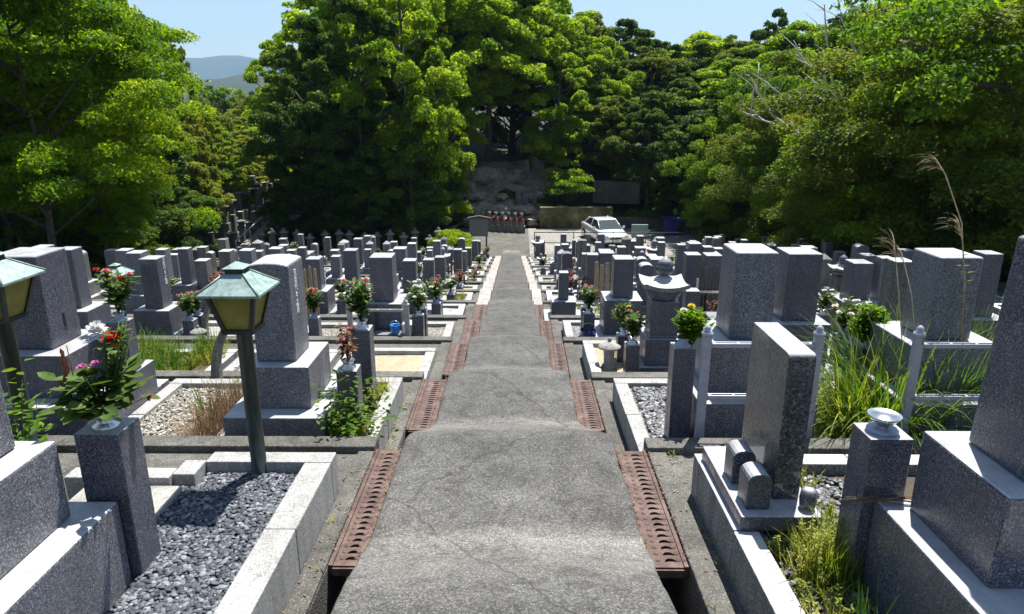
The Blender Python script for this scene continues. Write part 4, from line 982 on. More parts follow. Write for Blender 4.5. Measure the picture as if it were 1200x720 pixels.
tuft_patch('weeds','bright weeds on the left beside the small lamp',-4.6,-3.6,y0(2)+.5,y0(2)+1.5,zt(2)+.02,380,.30,'grass',leafy_=.6)
tuft_patch('dry_grass','withered brown grass round the curved stone post',-2.34,-2.12,4.3,5.3,z1+.05,620,.42,'dry',spread=.9,w=.005)
tuft_patch('weeds','yellow-green weeds in the kerbed plot beside the dome-topped headstone',-1.36,-1.08,4.3,5.45,z1+.16,260,.16,'weeds',leafy_=.5)
for k in (5,7,9,10): tuft_patch('weeds',f'bright weeds in the first plot left of the path on the {ORD[k+1]} terrace',-2.1,-1.08,y0(k)+.1,y1(k)-.7,zt(k)+.09,300,.16,'weeds' if k%2 else 'grass',w=.010,leafy_=.3)
tuft_patch('weeds','bright grass beside the dark slim headstone right of the path',.98,1.5,y0(4)+.1,y0(4)+1.2,zt(4)+.09,220,.16,'grass',w=.01)
tuft_patch('weeds','small bright grass clump right of the path farther down',.95,1.3,y0(6)+.1,y0(6)+1.2,zt(6)+.09,150,.15,'grass',w=.012)
mb = MB()      # little weeds in the joints beside the path
for i in range(150):
    sd = random.choice((XL-.06,XL-.02,PL-.02,PR+.01,XR+.03,1.0)); y = random.uniform(2.4,9); k = int((y-T0)//2)+1
    if random.random() < .5: y = y1(k)+random.uniform(.0,.12)-.0; k += 1
    if sd in (PL-.02,PR+.01): zz = zt(k)-.02
    else: zz = zt(k)+.02
    for j in range(5): a = random.uniform(0,6.283); mb.blade((sd+random.uniform(-.02,.02),y,zz),(math.cos(a)*.7,math.sin(a)*.7,1),random.uniform(.02,.06),.005,.6,3)
tag(mb.build('weeds',M['weeds'],origin=(0,5,-1)),'tiny weeds in the concrete joints along the path','weeds',kind='stuff')
# fallen leaves
mb = MB()
for i in range(900):
    x = random.choice((random.uniform(-1.05,-.72),random.uniform(.62,1.05),random.uniform(-3,3))); y = random.uniform(2.3,9); k = int((y-T0)//2)+1
    if PL-.02 < x < PR+.02: continue
    zz = zt(k)+.006+(.022 if XL-.13<x<XL or XR<x<XR+.12 else 0)
    if XL-.01 < x < PL or PR < x < XR+.01:
        continue
    a = random.uniform(0,6.283); mb.leaf((x,y,zz),(math.cos(a),math.sin(a),random.uniform(0,.2)),(0,0,1),random.uniform(.012,.03),.01)
tag(mb.build('fallen_leaves',M['dry'],origin=(0,5,-1)),'dry fallen leaves scattered on the terrace concrete beside the path','leaves',kind='stuff')
def pampas(name,label,x,y,z,n,h,mat,rad=.12,droop=1.5,w=.011,stalks=(),tip=None,seed=0):
    rs = random.Random(seed); root = empty(name,(x,y,z),label,'tall grass','tall grass clumps on the graves'); mb = MB()
    for i in range(n):
        a = rs.uniform(0,6.283); r = rad*math.sqrt(rs.random()); s = rs.uniform(.05,.65)
        mb.blade((x+r*math.cos(a),y+r*math.sin(a),z),(math.cos(a)*s,math.sin(a)*s,1),h*rs.uniform(.5,1.1),w*rs.uniform(.6,1.2),droop*rs.uniform(.4,1.2),7)
    mb.build('blades',M[mat],root)
    for pts in stalks:
        st = MB(); st.tube(pts,[.004]*(len(pts)-1)+[.002],5)
        e = Vector(pts[-1]); d0 = (Vector(pts[-1])-Vector(pts[-2])).normalized(); pl_ = MB()
        for i in range(16):
            q = e-d0*rs.uniform(0,.10); a = rs.uniform(0,6.283); pl_.blade(q,d0+Vector((math.cos(a)*.25-.25,math.sin(a)*.2,.1)),rs.uniform(.10,.20),.006,1.3,6)
        st.build('stalk',M['plume'],root); pl_.build('seed_plume',M['plume'],root)
    return root
def stalk(x,y,z,uv,yy):
    t = [at(u,v,yy) for u,v in uv]; return [(x,y,z)]+[tuple(q) for q in t]
pampas('tall_grass','arching bright pampas grass clump behind the metal bowl',2.78,4.7,z1+.15,620,1.05,'grass',.34,2.4,.015,[stalk(2.8,4.7,z1,((1057,400),(1052,330),(1048,285)),4.7),stalk(2.75,4.7,z1,((1075,420),(1068,345),(1057,297)),4.7)],seed=1)
pampas('tall_grass','dense dark-green tall grass behind the right pipe rail',3.30,4.85,z1+.15,620,.95,'grass',.32,1.2,.012,[stalk(3.25,4.6,z1,((1130,330),(1127,262),(1108,205),(1098,188)),4.6),stalk(3.27,4.6,z1,((1131,330),(1128,285),(1124,262)),4.6)],seed=2)
pampas('tall_grass','pale drooping grass clump spilling over the alley at right',2.42,4.6,z1+.15,260,.85,'weeds',.16,2.6,.012,seed=3)
pampas('tall_grass','reedy grass clump against the right edge beside the brown headstone',3.75,5.0,z1+.15,200,.8,'grass',.25,1.1,.011,seed=4)
pampas('tall_grass','small upright green grass tuft near the curved stone post',-2.45,4.9,z1+.1,26,.34,'grass',.05,.7,.012,seed=5)
# climbing weed with small leaves on the tall stalk
mb = MB()
for v in (300,312,320,330,345,352,360): 
    q = at(1128+random.uniform(-4,6),v,4.6)
    for s in (-1,1): mb.leaf(q,(s,random.uniform(-.3,.3),.2),(0,0,1),.05,.022)
mb.tube([at(1130,380,4.62),at(1129,300,4.62)],.003,4)
tag(mb.build('climbing_weed',M['leaf_fresh'],origin=(3.2,4.6,0)),'thin green climbing weed round the tall dry stalk at right','weed')
def bushlet(name,label,x,y,z,rad,h,n,mat,seed,L=.045,cat='shrub',group=None,stems=7):
    rs = random.Random(seed); root = empty(name,(x,y,z),label,cat,group); st = MB(); fo = MB()
    for i in range(stems):
        a = rs.uniform(0,6.283); r = rad*rs.uniform(.3,1); tip = Vector((x+r*math.cos(a),y+r*math.sin(a),z+h*rs.uniform(.6,1))); st.tube([(x,y,z),Vector((x,y,z)).lerp(tip,.5)+Vector((0,0,h*.1)),tip],[.006,.004,.002],5)
        for j in range(n//stems):
            q = Vector((x,y,z)).lerp(tip,rs.uniform(.35,1.02))+Vector((rs.gauss(0,rad*.22),rs.gauss(0,rad*.22),rs.gauss(0,h*.10))); b = rs.uniform(0,6.283)
            fo.leaf(q,(math.cos(b),math.sin(b),rs.uniform(-.4,.6)),(rs.uniform(-.5,.5),rs.uniform(-.5,.5),1),L*rs.uniform(.7,1.3),L*.45)
    st.build('stems',M['bark'],root); fo.build('leaves',M[mat],root); return root
bushlet('shrub','loose leafy shrub over the kerb beside the dome-topped headstone',-1.18,4.45,z1+.1,.30,.55,420,'leaf_fresh',3,.055)
bushlet('shrub','yellow-green straggly shrub behind the leafy one near the path',-1.25,4.9,z1+.1,.24,.40,260,'weeds',4,.045)
bushlet('shrub','small green plant behind the dry grass beside the curved post',-2.2,5.3,z1+.1,.16,.5,160,'leaf_fresh',6,.045)
bushlet('shrub','green leaves at the left edge beside the lamp post',-2.9,3.55,zt(0),.2,.75,200,'leaf_fresh',8,.07)

# ================================================================ TREES
def crown_arrays(seed, blobs, per, L, W, flat=.75, droop=.2, up=.55):
    """leaf faces spread through clumps; blobs: list of (cx,cy,cz,r)"""
    g = np.random.default_rng(seed); C_ = []; 
    B = np.array(blobs); cnt = np.maximum(20,(per*(B[:,3]/B[:,3].mean())**2)).astype(int)
    idx = np.repeat(np.arange(len(B)), cnt); n = len(idx)
    d = g.normal(size=(n,3)); d /= np.linalg.norm(d,axis=1,keepdims=True); d[:,2] = np.where(d[:,2] < -.35, -d[:,2], d[:,2])
    rr = B[idx,3]*(1-.55*g.random(n)**2.2)*(1+.22*np.sin(d[:,0]*5+idx)*np.cos(d[:,1]*6+idx*2))
    P = B[idx,:3] + d*rr[:,None]*np.array([1,1,flat])
    nr = d*1.0 + g.normal(size=(n,3))*1.0 + np.array([0,0,up]); nr /= np.linalg.norm(nr,axis=1,keepdims=True)
    t = g.normal(size=(n,3)); t -= (t*nr).sum(1,keepdims=True)*nr; t /= np.linalg.norm(t,axis=1,keepdims=True); b = np.cross(nr,t)
    l = L*g.uniform(.6,1.3,n)[:,None]; w = W*g.uniform(.7,1.2,n)[:,None]
    V = np.stack([P-t*l*.5, P+b*w*.5-nr*w*.10, P+t*l*.5-np.array([0,0,1])*l*droop, P-b*w*.5-nr*w*.10],1).reshape(-1,3)
    return V, np.arange(n*4).reshape(-1,4)
def make_tree(kind, seed, H, Rd, nb, per, L, mat, trunk_h=.35, shape='round', tr=.2, bm='bark', flat=.85, lift=0.0):
    g = random.Random(seed); blobs = []
    base = H*trunk_h; ch = H-base; nl = max(10, nb//9)
    def prof(t):
        if shape == 'round': return math.sin(math.pi*(.14+.78*t))**.7
        if shape == 'tall': return (math.sin(math.pi*(.16+.76*t))**.6)*.9
        return min(1,(1.08-t)*1.35)**.7
    for i in range(nl):
        t = (i+.5)/nl; a = i*2.399+g.uniform(-.5,.5); lr = Rd*g.uniform(.26,.44)*(1.05-.3*t)
        rr = max(0,Rd*prof(t)*g.uniform(.75,1.08)-lr*.7) if i < nl-1 else 0
        c = (rr*math.cos(a), rr*math.sin(a), base+ch*t*.93+g.uniform(-.4,.4))
        for q in range(9):
            th = q*2.4+g.uniform(-.4,.4); e = g.uniform(-.5,1.45); r_ = lr*g.uniform(.65,1.0)
            blobs.append((c[0]+r_*math.cos(th)*math.cos(e), c[1]+r_*math.sin(th)*math.cos(e), c[2]+r_*math.sin(e)*.8, lr*g.uniform(.26,.50)))
    V, Fq = crown_arrays(seed, blobs, per, L, L*.62, flat)
    crown = npmesh('crown', V, Fq, False)
    mb = MB(); top = H*.88; n = 9; tp = []
    for i in range(n+1): t = i/n; tp.append(Vector((math.sin(t*3+seed)*.25*t, math.cos(t*2.3+seed)*.25*t, top*t)))
    mb.tube(tp,[tr*(1-.8*i/n)*(1.35 if i==0 else 1) for i in range(n+1)],9)
    for bl in blobs[::max(1,nb//26)]:
        z0_ = max(base*.6, bl[2]-math.hypot(bl[0],bl[1])*.7-.3); z0_ = min(z0_, top*.95); j = min(n-1,int(z0_/top*n)); s = tp[j].lerp(tp[j+1],z0_/top*n-j)
        e = Vector(bl[:3]); m = s.lerp(e,.5)+Vector((g.uniform(-.2,.2),g.uniform(-.2,.2),-.15)); mb.tube([s,m,e],[tr*.34,tr*.2,tr*.06],5)
    tm = bpy.data.meshes.new('trunk'); tm.from_pydata([tuple(p) for p in mb.v],[],mb.f); tm.polygons.foreach_set('use_smooth',mb.sm); tm.update()
    crown.materials.append(M[mat]); tm.materials.append(M[bm]); return (kind, crown, tm)
TREES = []
def plant(proto, x, y, s=1.0, sz=None, rz=None, label=None, name='broadleaf_tree', z=None, group=None):
    root = empty(name,(x,y,hill(x,y)-.15 if z is None else z)); root.rotation_euler.z = random.uniform(0,6.28) if rz is None else rz; root.scale = (s,s,sz or s)
    for nm, me in (('trunk',proto[2]),('crown',proto[1])):
        o = bpy.data.objects.new(nm,me); COL.objects.link(o); o.parent = root
    tag(root,label,'tree',group); TREES.append(root); return root
PA = make_tree('a',11,15,5.2,170,460,.20,'leaf_lime',.22,'round',.30)
PB = make_tree('b',12,15,4.8,170,460,.19,'leaf_dark',.06,'skirt',.30)
PC = make_tree('c',13,14,4.6,160,420,.19,'leaf_olive',.2,'tall',.25)
PD = make_tree('d',14,15,4.2,160,460,.19,'leaf_lime',.12,'tall',.28,flat=.95)
PE = make_tree('e',15,12,4.0,150,420,.20,'leaf_dark',.1,'round',.25)
PM = make_tree('m',16,9.5,4.4,330,420,.105,'leaf_maple',.33,'round',.12,flat=.6)
PBm = make_tree('bam',17,11,3.2,150,420,.17,'leaf_bamboo',.1,'tall',.08,flat=.8)
PF = make_tree('f',18,11,4.6,260,420,.115,'leaf_olive',.16,'round',.14,flat=.8)
PT = make_tree('t',21,15,4.6,170,460,.19,'leaf_lime',.36,'round',.24)
PU = make_tree('u',22,14,4.4,170,460,.19,'leaf_dark',.15,'round',.24)
PG = make_tree('g',19,11,4.4,260,420,.12,'leaf_fresh',.12,'round',.14,flat=.8)
gw = 'trees of the wood behind the graveyard'
lab = {'PT':'bright high-crowned tree in the wood behind the graveyard','PU':'deep green billowing tree in the wood behind the graveyard','PA':'fresh green broadleaf tree in the wood behind the graveyard','PB':'dark evergreen tree with foliage down to the ground behind the graveyard','PC':'olive-green tall tree in the wood behind the graveyard','PD':'bright narrow-crowned tree in the wood behind the graveyard','PE':'dark rounded tree in the wood behind the graveyard','PBm':'yellowish bamboo-like tree in the valley on the left'}
HT = {'PT':15,'PU':14,'PA':15,'PB':15,'PC':14,'PD':15,'PE':12,'PM':9.5,'PBm':11,'PF':11,'PG':11}
def T(pn,u,y,vtop,s=1,label=None,zb=None,**k):
    """tree of kind pn standing where the photo shows it: direction u, distance y, top at height line vtop"""
    p = at(u,vtop,y); b = hill(p.x,y)-.15 if zb is None else zb
    return plant(globals()[pn],p.x,y,s,max(.2,(p.z-b)/HT[pn]),label=label or lab[pn],group=gw if not label else None,z=b,**k)
# the big dark-skirted mass left of centre and the tall bright crowns above the path's end
T('PU',362,33.6,25,.72,'leftmost dark-skirted evergreen beside the valley gap'); T('PU',415,33.5,5,.8); T('PA',462,34.4,-30,.72); T('PD',505,36.5,60,.55); T('PB',340,36.5,62,.42); T('PB',330,32.5,190,.3); T('PB',480,32,150,.4); T('PB',430,31.8,190,.36); T('PB',385,31.8,190,.36)
T('PD',395,40,-40,1.1); T('PA',350,42,20,.62); T('PA',450,42,-60,1.1); T('PT',512,43,-45,1.0,'tall bright tree rising over the rocky bank at the end of the path'); T('PT',570,44,-40,1.0); T('PT',618,48,-20,.9); T('PA',480,50,-60,1.3); T('PT',528,41,60,.5,'leaning high-crowned tree left of the bank at the end of the path')
T('PD',655,42,40,.62,'bright rounded tree standing right of the tall central crowns'); T('PA',665,50,35,.8); T('PE',600,50,-20,1.1); T('PA',700,46,45,.6); T('PC',690,55,12,.9); T('PU',735,52,26,.85); T('PC',765,48,52,.75); T('PT',700,45,95,.7); T('PE',790,50,55,.8); T('PA',825,52,40,.9); T('PE',800,42,95,.75); T('PC',860,50,40,.85); T('PA',870,43,70,.8); T('PE',912,47,14,.55); T('PC',895,50,40,.8); T('PA',945,45,28,.9); T('PE',990,44,20,.9); T('PC',722,42,110,.5); T('PU',765,39.5,110,.6)
T('PE',840,37,110,.85); T('PE',900,36,120,.85); T('PA',930,36,60,.85); T('PE',985,34,60,.9)
for u,y,v,s in ((620,60,-10,1.3),(680,62,30,1.2),(740,64,35,1.1),(800,64,55,1.1),(860,62,48,1.1),(920,60,40,1.2),(980,58,30,1.2),(1050,52,10,1.3),(1120,48,-20,1.3),(540,62,-40,1.4),(470,60,-40,1.4),(400,56,-10,1.2),(355,52,60,.7)): T(random.choice(['PA','PC','PE']),u,y,v,s)
# right side, nearer
T('PF',955,28.5,70,.80,'olive-leaved tree beyond the pipe fence right of centre'); T('PG',1030,26,25,.95,'leafy green tree in the middle of the right-hand wood'); T('PF',1050,20.5,95,.72,'olive tree behind the brown headstones at right'); T('PG',1130,19,40,.9,'leafy tree behind the tall dry stalk at right'); T('PF',1200,17,-60,1.0,'tall tree with spreading boughs at the right edge')
T('PG',880,33,95,.7,'green tree behind the bleached dead branches'); T('PE',1080,29,10,1.1); T('PE',1160,24,0,1.1); T('PE',1100,36,-10,1.2); T('PE',1240,22,-40,1.1)
T('PB',860,34.5,175,.5); T('PB',920,32,185,.5); T('PB',975,29.5,190,.5); T('PB',1040,25,190,.48); T('PB',1110,21.5,185,.42); T('PB',1180,18.5,180,.42); T('PB',800,37.5,200,.42); T('PB',1010,27,170,.5)
# left side: bright maples in front, dark wood behind, bamboo towards the valley
T('PM',-5,16.8,-50,.84,'bright yellow-green maple spreading over the headstones at left',name='maple_tree'); T('PM',98,19.5,135,.42,'bright green maple behind the first one, nearer the valley',name='maple_tree'); T('PM',-50,19,-90,1.1,'tall maple at the left edge',name='maple_tree'); T('PM',40,22,60,.6,'broad maple between the other maples',name='maple_tree')
T('PG',80,27,-60,.75,'tall dark-green tree rising above the maples at left'); T('PE',60,30,-30,1.1); T('PBm',192,34,85,.6); T('PBm',208,38,48,.5,'wispy bamboo-like tree standing against the sky beside the gap'); T('PBm',165,38,75,.8); T('PBm',150,32,120,.6); T('PBm',218,33,150,.5); T('PD',245,39,140,.5); T('PE',150,30,150,.8); T('PE',20,26,-20,1.1)
T('PB',100,24,190,.5); T('PB',165,28,195,.45); T('PB',130,26,180,.5); T('PB',30,20,190,.5); T('PB',60,22,190,.5); T('PB',200,31,205,.42); T('PB',-10,19,180,.5); T('PBm',228,36,160,.42)
for u,y,v,s,pn in ((232,44,125,.7,'PBm'),(262,48,165,.65,'PBm'),(245,54,140,.8,'PBm'),(285,56,155,.8,'PBm'),(270,62,128,.8,'PBm'),(298,66,130,.9,'PA'),(240,70,118,1.0,'PBm'),(280,78,118,.9,'PBm'),(310,82,112,1.0,'PA'),(255,90,112,1.0,'PE'),(290,100,108,1.1,'PC'),(240,105,106,1.2,'PC'),(315,110,104,1.2,'PE'),(268,125,104,1.3,'PA'),(300,140,100,1.4,'PC'),(245,150,103,1.4,'PE'),(330,150,98,1.5,'PC'),(275,40,205,.45,'PBm'),(248,42,190,.5,'PE'),(296,45,190,.5,'PBm'),(215,50,110,.8,'PC'),(190,56,105,.9,'PC'),(160,60,100,1.0,'PE')): T(pn,u,y,v,s)
# shrubs at the edge of the wood
def shrub(label,x,y,z,r,h,mat,seed,L=.14,nb=14,per=160,name='shrub',flat=.8):
    g = random.Random(seed); bl = []
    for i in range(nb):
        a = i*2.4; q = r*math.sqrt((i+.5)/nb)*.8; bl.append((q*math.cos(a),q*math.sin(a),h*(.35+.45*g.random())*(1-.4*q/r),r*g.uniform(.28,.4)))
    V,Fq = crown_arrays(seed,bl,per,L,L*.55,flat); me = npmesh('leaves',V,Fq,False); root = empty(name,(x,y,z),label,'shrub')
    link('leaves',me,M[mat],root); mb = MB()
    for b in bl[::2]: mb.tube([(x,y,z),(x+b[0]*.5,y+b[1]*.5,z+b[2]*.6),(x+b[0],y+b[1],z+b[2])],[.04,.025,.01],5)
    mb.build('stems',M['bark'],root); return root
p = at(536,292,28.5); shrub('clipped cloud-shaped light green shrub left of the path near the foot',p.x,27.6,LOT+.45,1.0,1.45,'leaf_maple',5,.08,18,420,flat=.5)
p = at(668,245,38.6); shrub('bright pale green young tree on the bank above the yellow wall',p.x,38.6,LOT+1.0,1.35,2.9,'leaf_maple',6,.16,20,150,name='young_tree',flat=.4)
p = at(650,200,40); shrub('taller yellow-green shrub behind the young tree on the bank',p.x,40,LOT+1.3,.9,3.0,'weeds',9,.16,12,110)
p = at(222,270,29); shrub('glossy bright green shrub at the edge of the left wood',p.x,29,hill(p.x,29)+1.0,1.3,1.9,'leaf_maple',7,.13,18,220)
p = at(190,275,27); shrub('grey-green shrub left of the bright one at the wood edge',p.x,27,hill(p.x,27)+.8,1.2,1.9,'leaf_olive',8,.12,18,220)
p = at(158,282,24); shrub('yellowish small bush among the left headstones',p.x,24,hill(p.x,24)+.5,.8,1.2,'leaf_bamboo',12,.10,12,160)
for i,(u,v,Y,r,h) in enumerate(((870,285,34,1.4,1.2),(930,285,31,1.3,1.3),(990,285,28,1.2,1.4),(1060,280,24,1.3,1.6),(1130,270,21,1.4,1.9),(820,280,38,1.4,1.3))):
    p = at(u,v,Y); shrub(f'dark leafy undergrowth bush beyond the pipe fence, {ORD[i+1] if i<5 else "sixth"} one built from the left' if False else ['dark low bush behind the pipe fence right of the car','dark bush in the shade left of the speckled headstones','dark bush behind the right-hand five-ring tower','broad-leaved dark bush behind the pale plumes','leafy dark bush at the right edge of the wood','low dark bush near the blue cover'][i],p.x,Y,hill(p.x,Y),r,h,'leaf_dark',30+i,.14,12,150)
# dead tree with bleached limbs
def dead_tree():
    Y = 22.5; root = empty('dead_tree',(at(960,250,Y).x,Y,hill(at(960,250,Y).x,Y)),'bare dead tree with bleached limbs reaching left among the right-hand trees','tree')
    mb = MB(); rs = random.Random(4)
    def limb(uvs, r0, r1, yy=None):
        n = len(uvs); pts = []
        for i,(u,v) in enumerate(uvs): pts.append(at(u,v,(yy or Y)-.35*i))
        mb.tube(pts,[r0+(r1-r0)*i/(n-1) for i in range(n)],6)
        for i in range(1,n):
            for j in range(2):
                a = pts[i]; q = a.lerp(pts[i-1],rs.random()); e = q+Vector((rs.uniform(-1.0,.2),rs.uniform(-.6,.3),rs.uniform(-.1,.9)))*rs.uniform(.5,1.2); mb.tube([q,q.lerp(e,.5)+Vector((0,0,.08)),e],[r1*.9+.008,.012,.005],4)
    limb(((1000,270),(985,225),(975,190),(962,172),(945,162),(925,150),(905,135),(890,112),(880,92)),.06,.016)
    limb(((962,172),(940,156),(915,148),(890,140),(868,130)),.05,.014)
    limb(((978,150),(976,118),(965,90),(945,75),(935,70)),.055,.014)
    limb(((976,118),(950,115),(920,117),(900,112)),.05,.01)
    limb(((985,225),(980,150),(974,80),(968,40),(966,5)),.055,.016)
    limb(((1010,80),(995,45),(985,20)),.05,.012)
    mb.build('limbs',M['dead_bark'],root)
dead_tree()
# nearer bare boughs of the tall right-edge tree
mb = MB(); Y = 14.5
for uvs,r0 in ((((1215,330),(1205,230),(1195,150),(1180,105),(1150,60),(1120,30),(1080,5)),.17),(((1195,150),(1220,110),(1250,60)),.1),(((1180,105),(1130,95),(1090,60),(1060,48)),.07),(((1150,60),(1165,20),(1160,-20)),.06)):
    pts = [at(u,v,Y+.2*i) for i,(u,v) in enumerate(uvs)]; n=len(pts); mb.tube(pts,[r0*(1-.75*i/(n-1)) for i in range(n)],8)
bt = empty('broadleaf_tree',(at(1215,330,Y).x,Y,at(1215,330,Y).z),'dark-boughed tree leaning in at the upper right corner','tree')
mb.build('trunk',M['bark'],bt)
g_ = random.Random(9); bl = []
for u,v in ((1060,40),(1090,20),(1120,60),(1150,30),(1180,60),(1100,90),(1140,110),(1190,20),(1070,0),(1160,140),(1200,100),(1050,85),(1120,0),(1185,190),(1080,120),(1030,20),(1015,60),(1205,240),(1150,185),(1110,150)):
    for j in range(2): q = at(u+g_.uniform(-20,20),v+g_.uniform(-20,20),Y+g_.uniform(-1,1.5)); r_ = bt.location; bl.append((q.x-r_.x,q.y-r_.y,q.z-r_.z,g_.uniform(.35,.7)))
V,Fq = crown_arrays(77,bl,170,.13,.075,.5); link('crown',npmesh('crown',V,Fq,False),M['leaf_fresh'],bt)

# ================================================================ HILLS FAR AWAY
def ridge(name,y,x0,x1,hfun,depth,mat,n=120):
    vs = []; fs = []; m = 8
    for j in range(m+1):
        t = j/m
        for i in range(n+1):
            x = x0+(x1-x0)*i/n; vs.append((x, y+depth*(t-.5), -30+(hfun(x)+30)*math.sin(math.pi*min(t*1.0,1))*(1+.10*noise.noise(Vector((x/depth*6,t*4,1))))))
    for j in range(m):
        for i in range(n): fs.append((j*(n+1)+i,j*(n+1)+i+1,(j+1)*(n+1)+i+1,(j+1)*(n+1)+i))
    mb = MB(); mb.add(vs,fs,True); tag(mb.build(name,M[mat]),kind='structure')
M['earth'] = ground_mat('bare_tan_earth', [(.35,(.10,.085,.05)),(.5,(.30,.24,.16)),(.65,(.50,.43,.32))], .9, .8, 12)
M['far_forest'] = ground_mat('distant_forest', [(.35,(.012,.022,.012)),(.55,(.02,.034,.016)),(.7,(.03,.045,.02))], .012, .3, .05)
ridge('hills',4200,-6500,6500,lambda x: 272+38*noise.noise(Vector((x/1500,.4,.3)))+16*noise.noise(Vector((x/350,3.3,.2))),1800,'far_forest')
ridge('hills',1250,-2200,2200,lambda x: 50+14*noise.noise(Vector((x/300+5,0,0)))+6*noise.noise(Vector((x/70,3,0))),500,'far_forest')

# ================================================================ THE FOOT OF THE HILL
# retaining wall, ledges and rocks
def wall(label,pts,h,th,mat,zb=None,name='retaining_wall'):
    mb = MB()
    for (x0_,ya_),(x1_,yb_) in zip(pts,pts[1:]):
        a = Vector((x0_,ya_,0)); b = Vector((x1_,yb_,0)); d = (b-a).normalized(); nrm = Vector((-d.y,d.x,0))*th; z_ = LOT-.3 if zb is None else zb
        vs = [a,b,b+nrm,a+nrm]; mb.add([(q.x,q.y,z_) for q in vs]+[(q.x,q.y,z_+h+.3) for q in vs],[(0,3,2,1),(4,5,6,7),(0,1,5,4),(1,2,6,5),(2,3,7,6),(3,0,4,7)])
    return tag(mb.build(name,M[mat],bevel=.03,origin=(pts[0][0],pts[0][1],LOT)),label,'wall')
wall('mossy ochre retaining wall behind the silver car',[(1.2,37.35),(5.2,37.35)],1.15,.4,'ochre_wall')
wall('long low concrete wall at the back of the parking lot, right part',[(5.35,37.4),(13.4,37.0)],.6,.3,'terrace')
wall('grey concrete wall with sloping pale top above the car',[(4.3,39.6),(6.9,39.0)],.95,.5,'terrace',LOT+1.1)
def rock(x,y,z,s,seed,label):
    rs = np.random.default_rng(seed); V = IV*np.array([1.15,.85,.62])*s; nz = np.array([noise.noise(Vector((*(v/s*1.3),))+Vector((seed,0,0))) for v in V]); V = V*(1+.75*nz[:,None])+0
    me = npmesh('rock',V,IF,False); o = link('rock',me,M['rock']); o.location = (x,y,z); tag(o,label,'rock','rocks on the bank at the end of the path')
vs = []; nx_, ny_ = 34, 26
for j in range(ny_+1):
    for i in range(nx_+1):
        x = -4.4+7.6*i/nx_; y = 37.45+8.0*j/ny_; e = min(1,4*min(i/nx_,1-i/nx_,1-j/ny_)); st = math.floor((y-37.4)/1.25)
        z = max(hill(x,y), LOT)+.30*e+.16*noise.noise(Vector((x*1.1,y*1.3,2)))+(.30*(st-(y-37.4)/1.25+.5))*e-.35*(1-e)
        vs.append((x,y,z))
mb = MB(); mb.add(vs,[(j*(nx_+1)+i,j*(nx_+1)+i+1,(j+1)*(nx_+1)+i+1,(j+1)*(nx_+1)+i) for j in range(ny_) for i in range(nx_)],True); tag(mb.build('bank', M['earth']), kind='structure')
rs_ = random.Random(21); n_ = 0
for row,(ya,zz) in enumerate(((38.2,.15),(39.4,.7),(40.6,1.25),(41.8,1.75),(43.0,2.3))):
    x = -4.2+row*.3
    while x < 2.6:
        s_ = rs_.uniform(.28,.62); y = ya+rs_.uniform(-.3,.3); rock(x,y,LOT+zz+s_*.25,s_,n_,'pale brown boulder in the stepped rows on the bank beyond the end of the path'); n_ += 1; x += s_*1.7+rs_.uniform(0,1.4)
for i_,(x,y,r,h,m_) in enumerate(((-3.2,39.2,.8,.9,'leaf_fresh'),(-.6,41.0,.6,.7,'leaf_olive'),(1.6,40.4,.7,.9,'leaf_dark'),(.4,38.6,.45,.5,'leaf_fresh'),(3.0,39.6,.9,1.0,'leaf_dark'),(5.2,38.6,.9,.9,'leaf_dark'),(6.8,38.4,.8,1.2,'leaf_fresh'),(8.6,38.2,1.0,1.1,'leaf_dark'))):
    shrub(['low green bush left of the boulders on the bank','small olive bush among the boulders on the bank','dark bush right of the boulders on the bank','tiny fresh green bush low on the bank','dark bush behind the young pale green tree','dark bush above the ochre wall','fresh green bush beside the upper concrete wall','dark bush at the back of the parking lot'][i_],x,y,max(hill(x,y),LOT),r,h,m_,60+i_,.12,12,150)
# old stones on the bank and the row of small statues with red bibs
for i,(u,v,Y,w,h) in enumerate(((541,205,42.8,.4,1.3),(549,213,42.6,.35,1.0),(616,205,42.7,.45,1.0),(627,200,42.8,.4,1.4),(634,203,42.6,.35,1.1),(607,232,40.3,.3,.8),(616,236,40.2,.3,1.0),(626,234,40.3,.3,.9),(634,236,40.2,.28,.8),(538,228,41,.35,.8))):
    p = at(u,v,Y); zz = max(hill(p.x,Y),p.z-h*.5); root = empty('old_gravestone',(p.x,Y,zz),f'old weathered gravestone on the wooded bank, {ORD[i+1]} of the group','gravestone','old gravestones on the wooded bank')
    MB().box(p.x-w/2,p.x+w/2,Y-w/2,Y+w/2,zz+.25,zz+h,.01,.01).build('shaft',M['old_stone'],root); MB().box(p.x-w*.8,p.x+w*.8,Y-w*.8,Y+w*.8,zz-.6,zz+.249).build('base',M['old_stone'],root)
for i in range(7):
    u = 566+i*7.5; Y = 36.6-.10*i; p = at(u,262,Y); z_ = LOT+.35; root = empty('stone_statue',(p.x,Y,LOT),'small seated stone statue with a red bib in the row beyond the path','statue','row of small statues with red bibs')
    MB().box(p.x-.2,p.x+.2,Y-.2,Y+.2,LOT-.05,z_).build('pedestal',M['old_stone'],root)
    MB().lathe([(.15,0),(.17,.1),(.13,.28),(.10,.40),(.05,.46),(.09,.52),(.10,.60),(.07,.68),(.01,.71)],(p.x,Y,z_),14).build('body',M['old_stone'],root)
    MB().lathe([(.145,.26),(.13,.34),(.075,.44)],(p.x,Y-.02,z_),12).build('bib',M['red_cloth'],root)
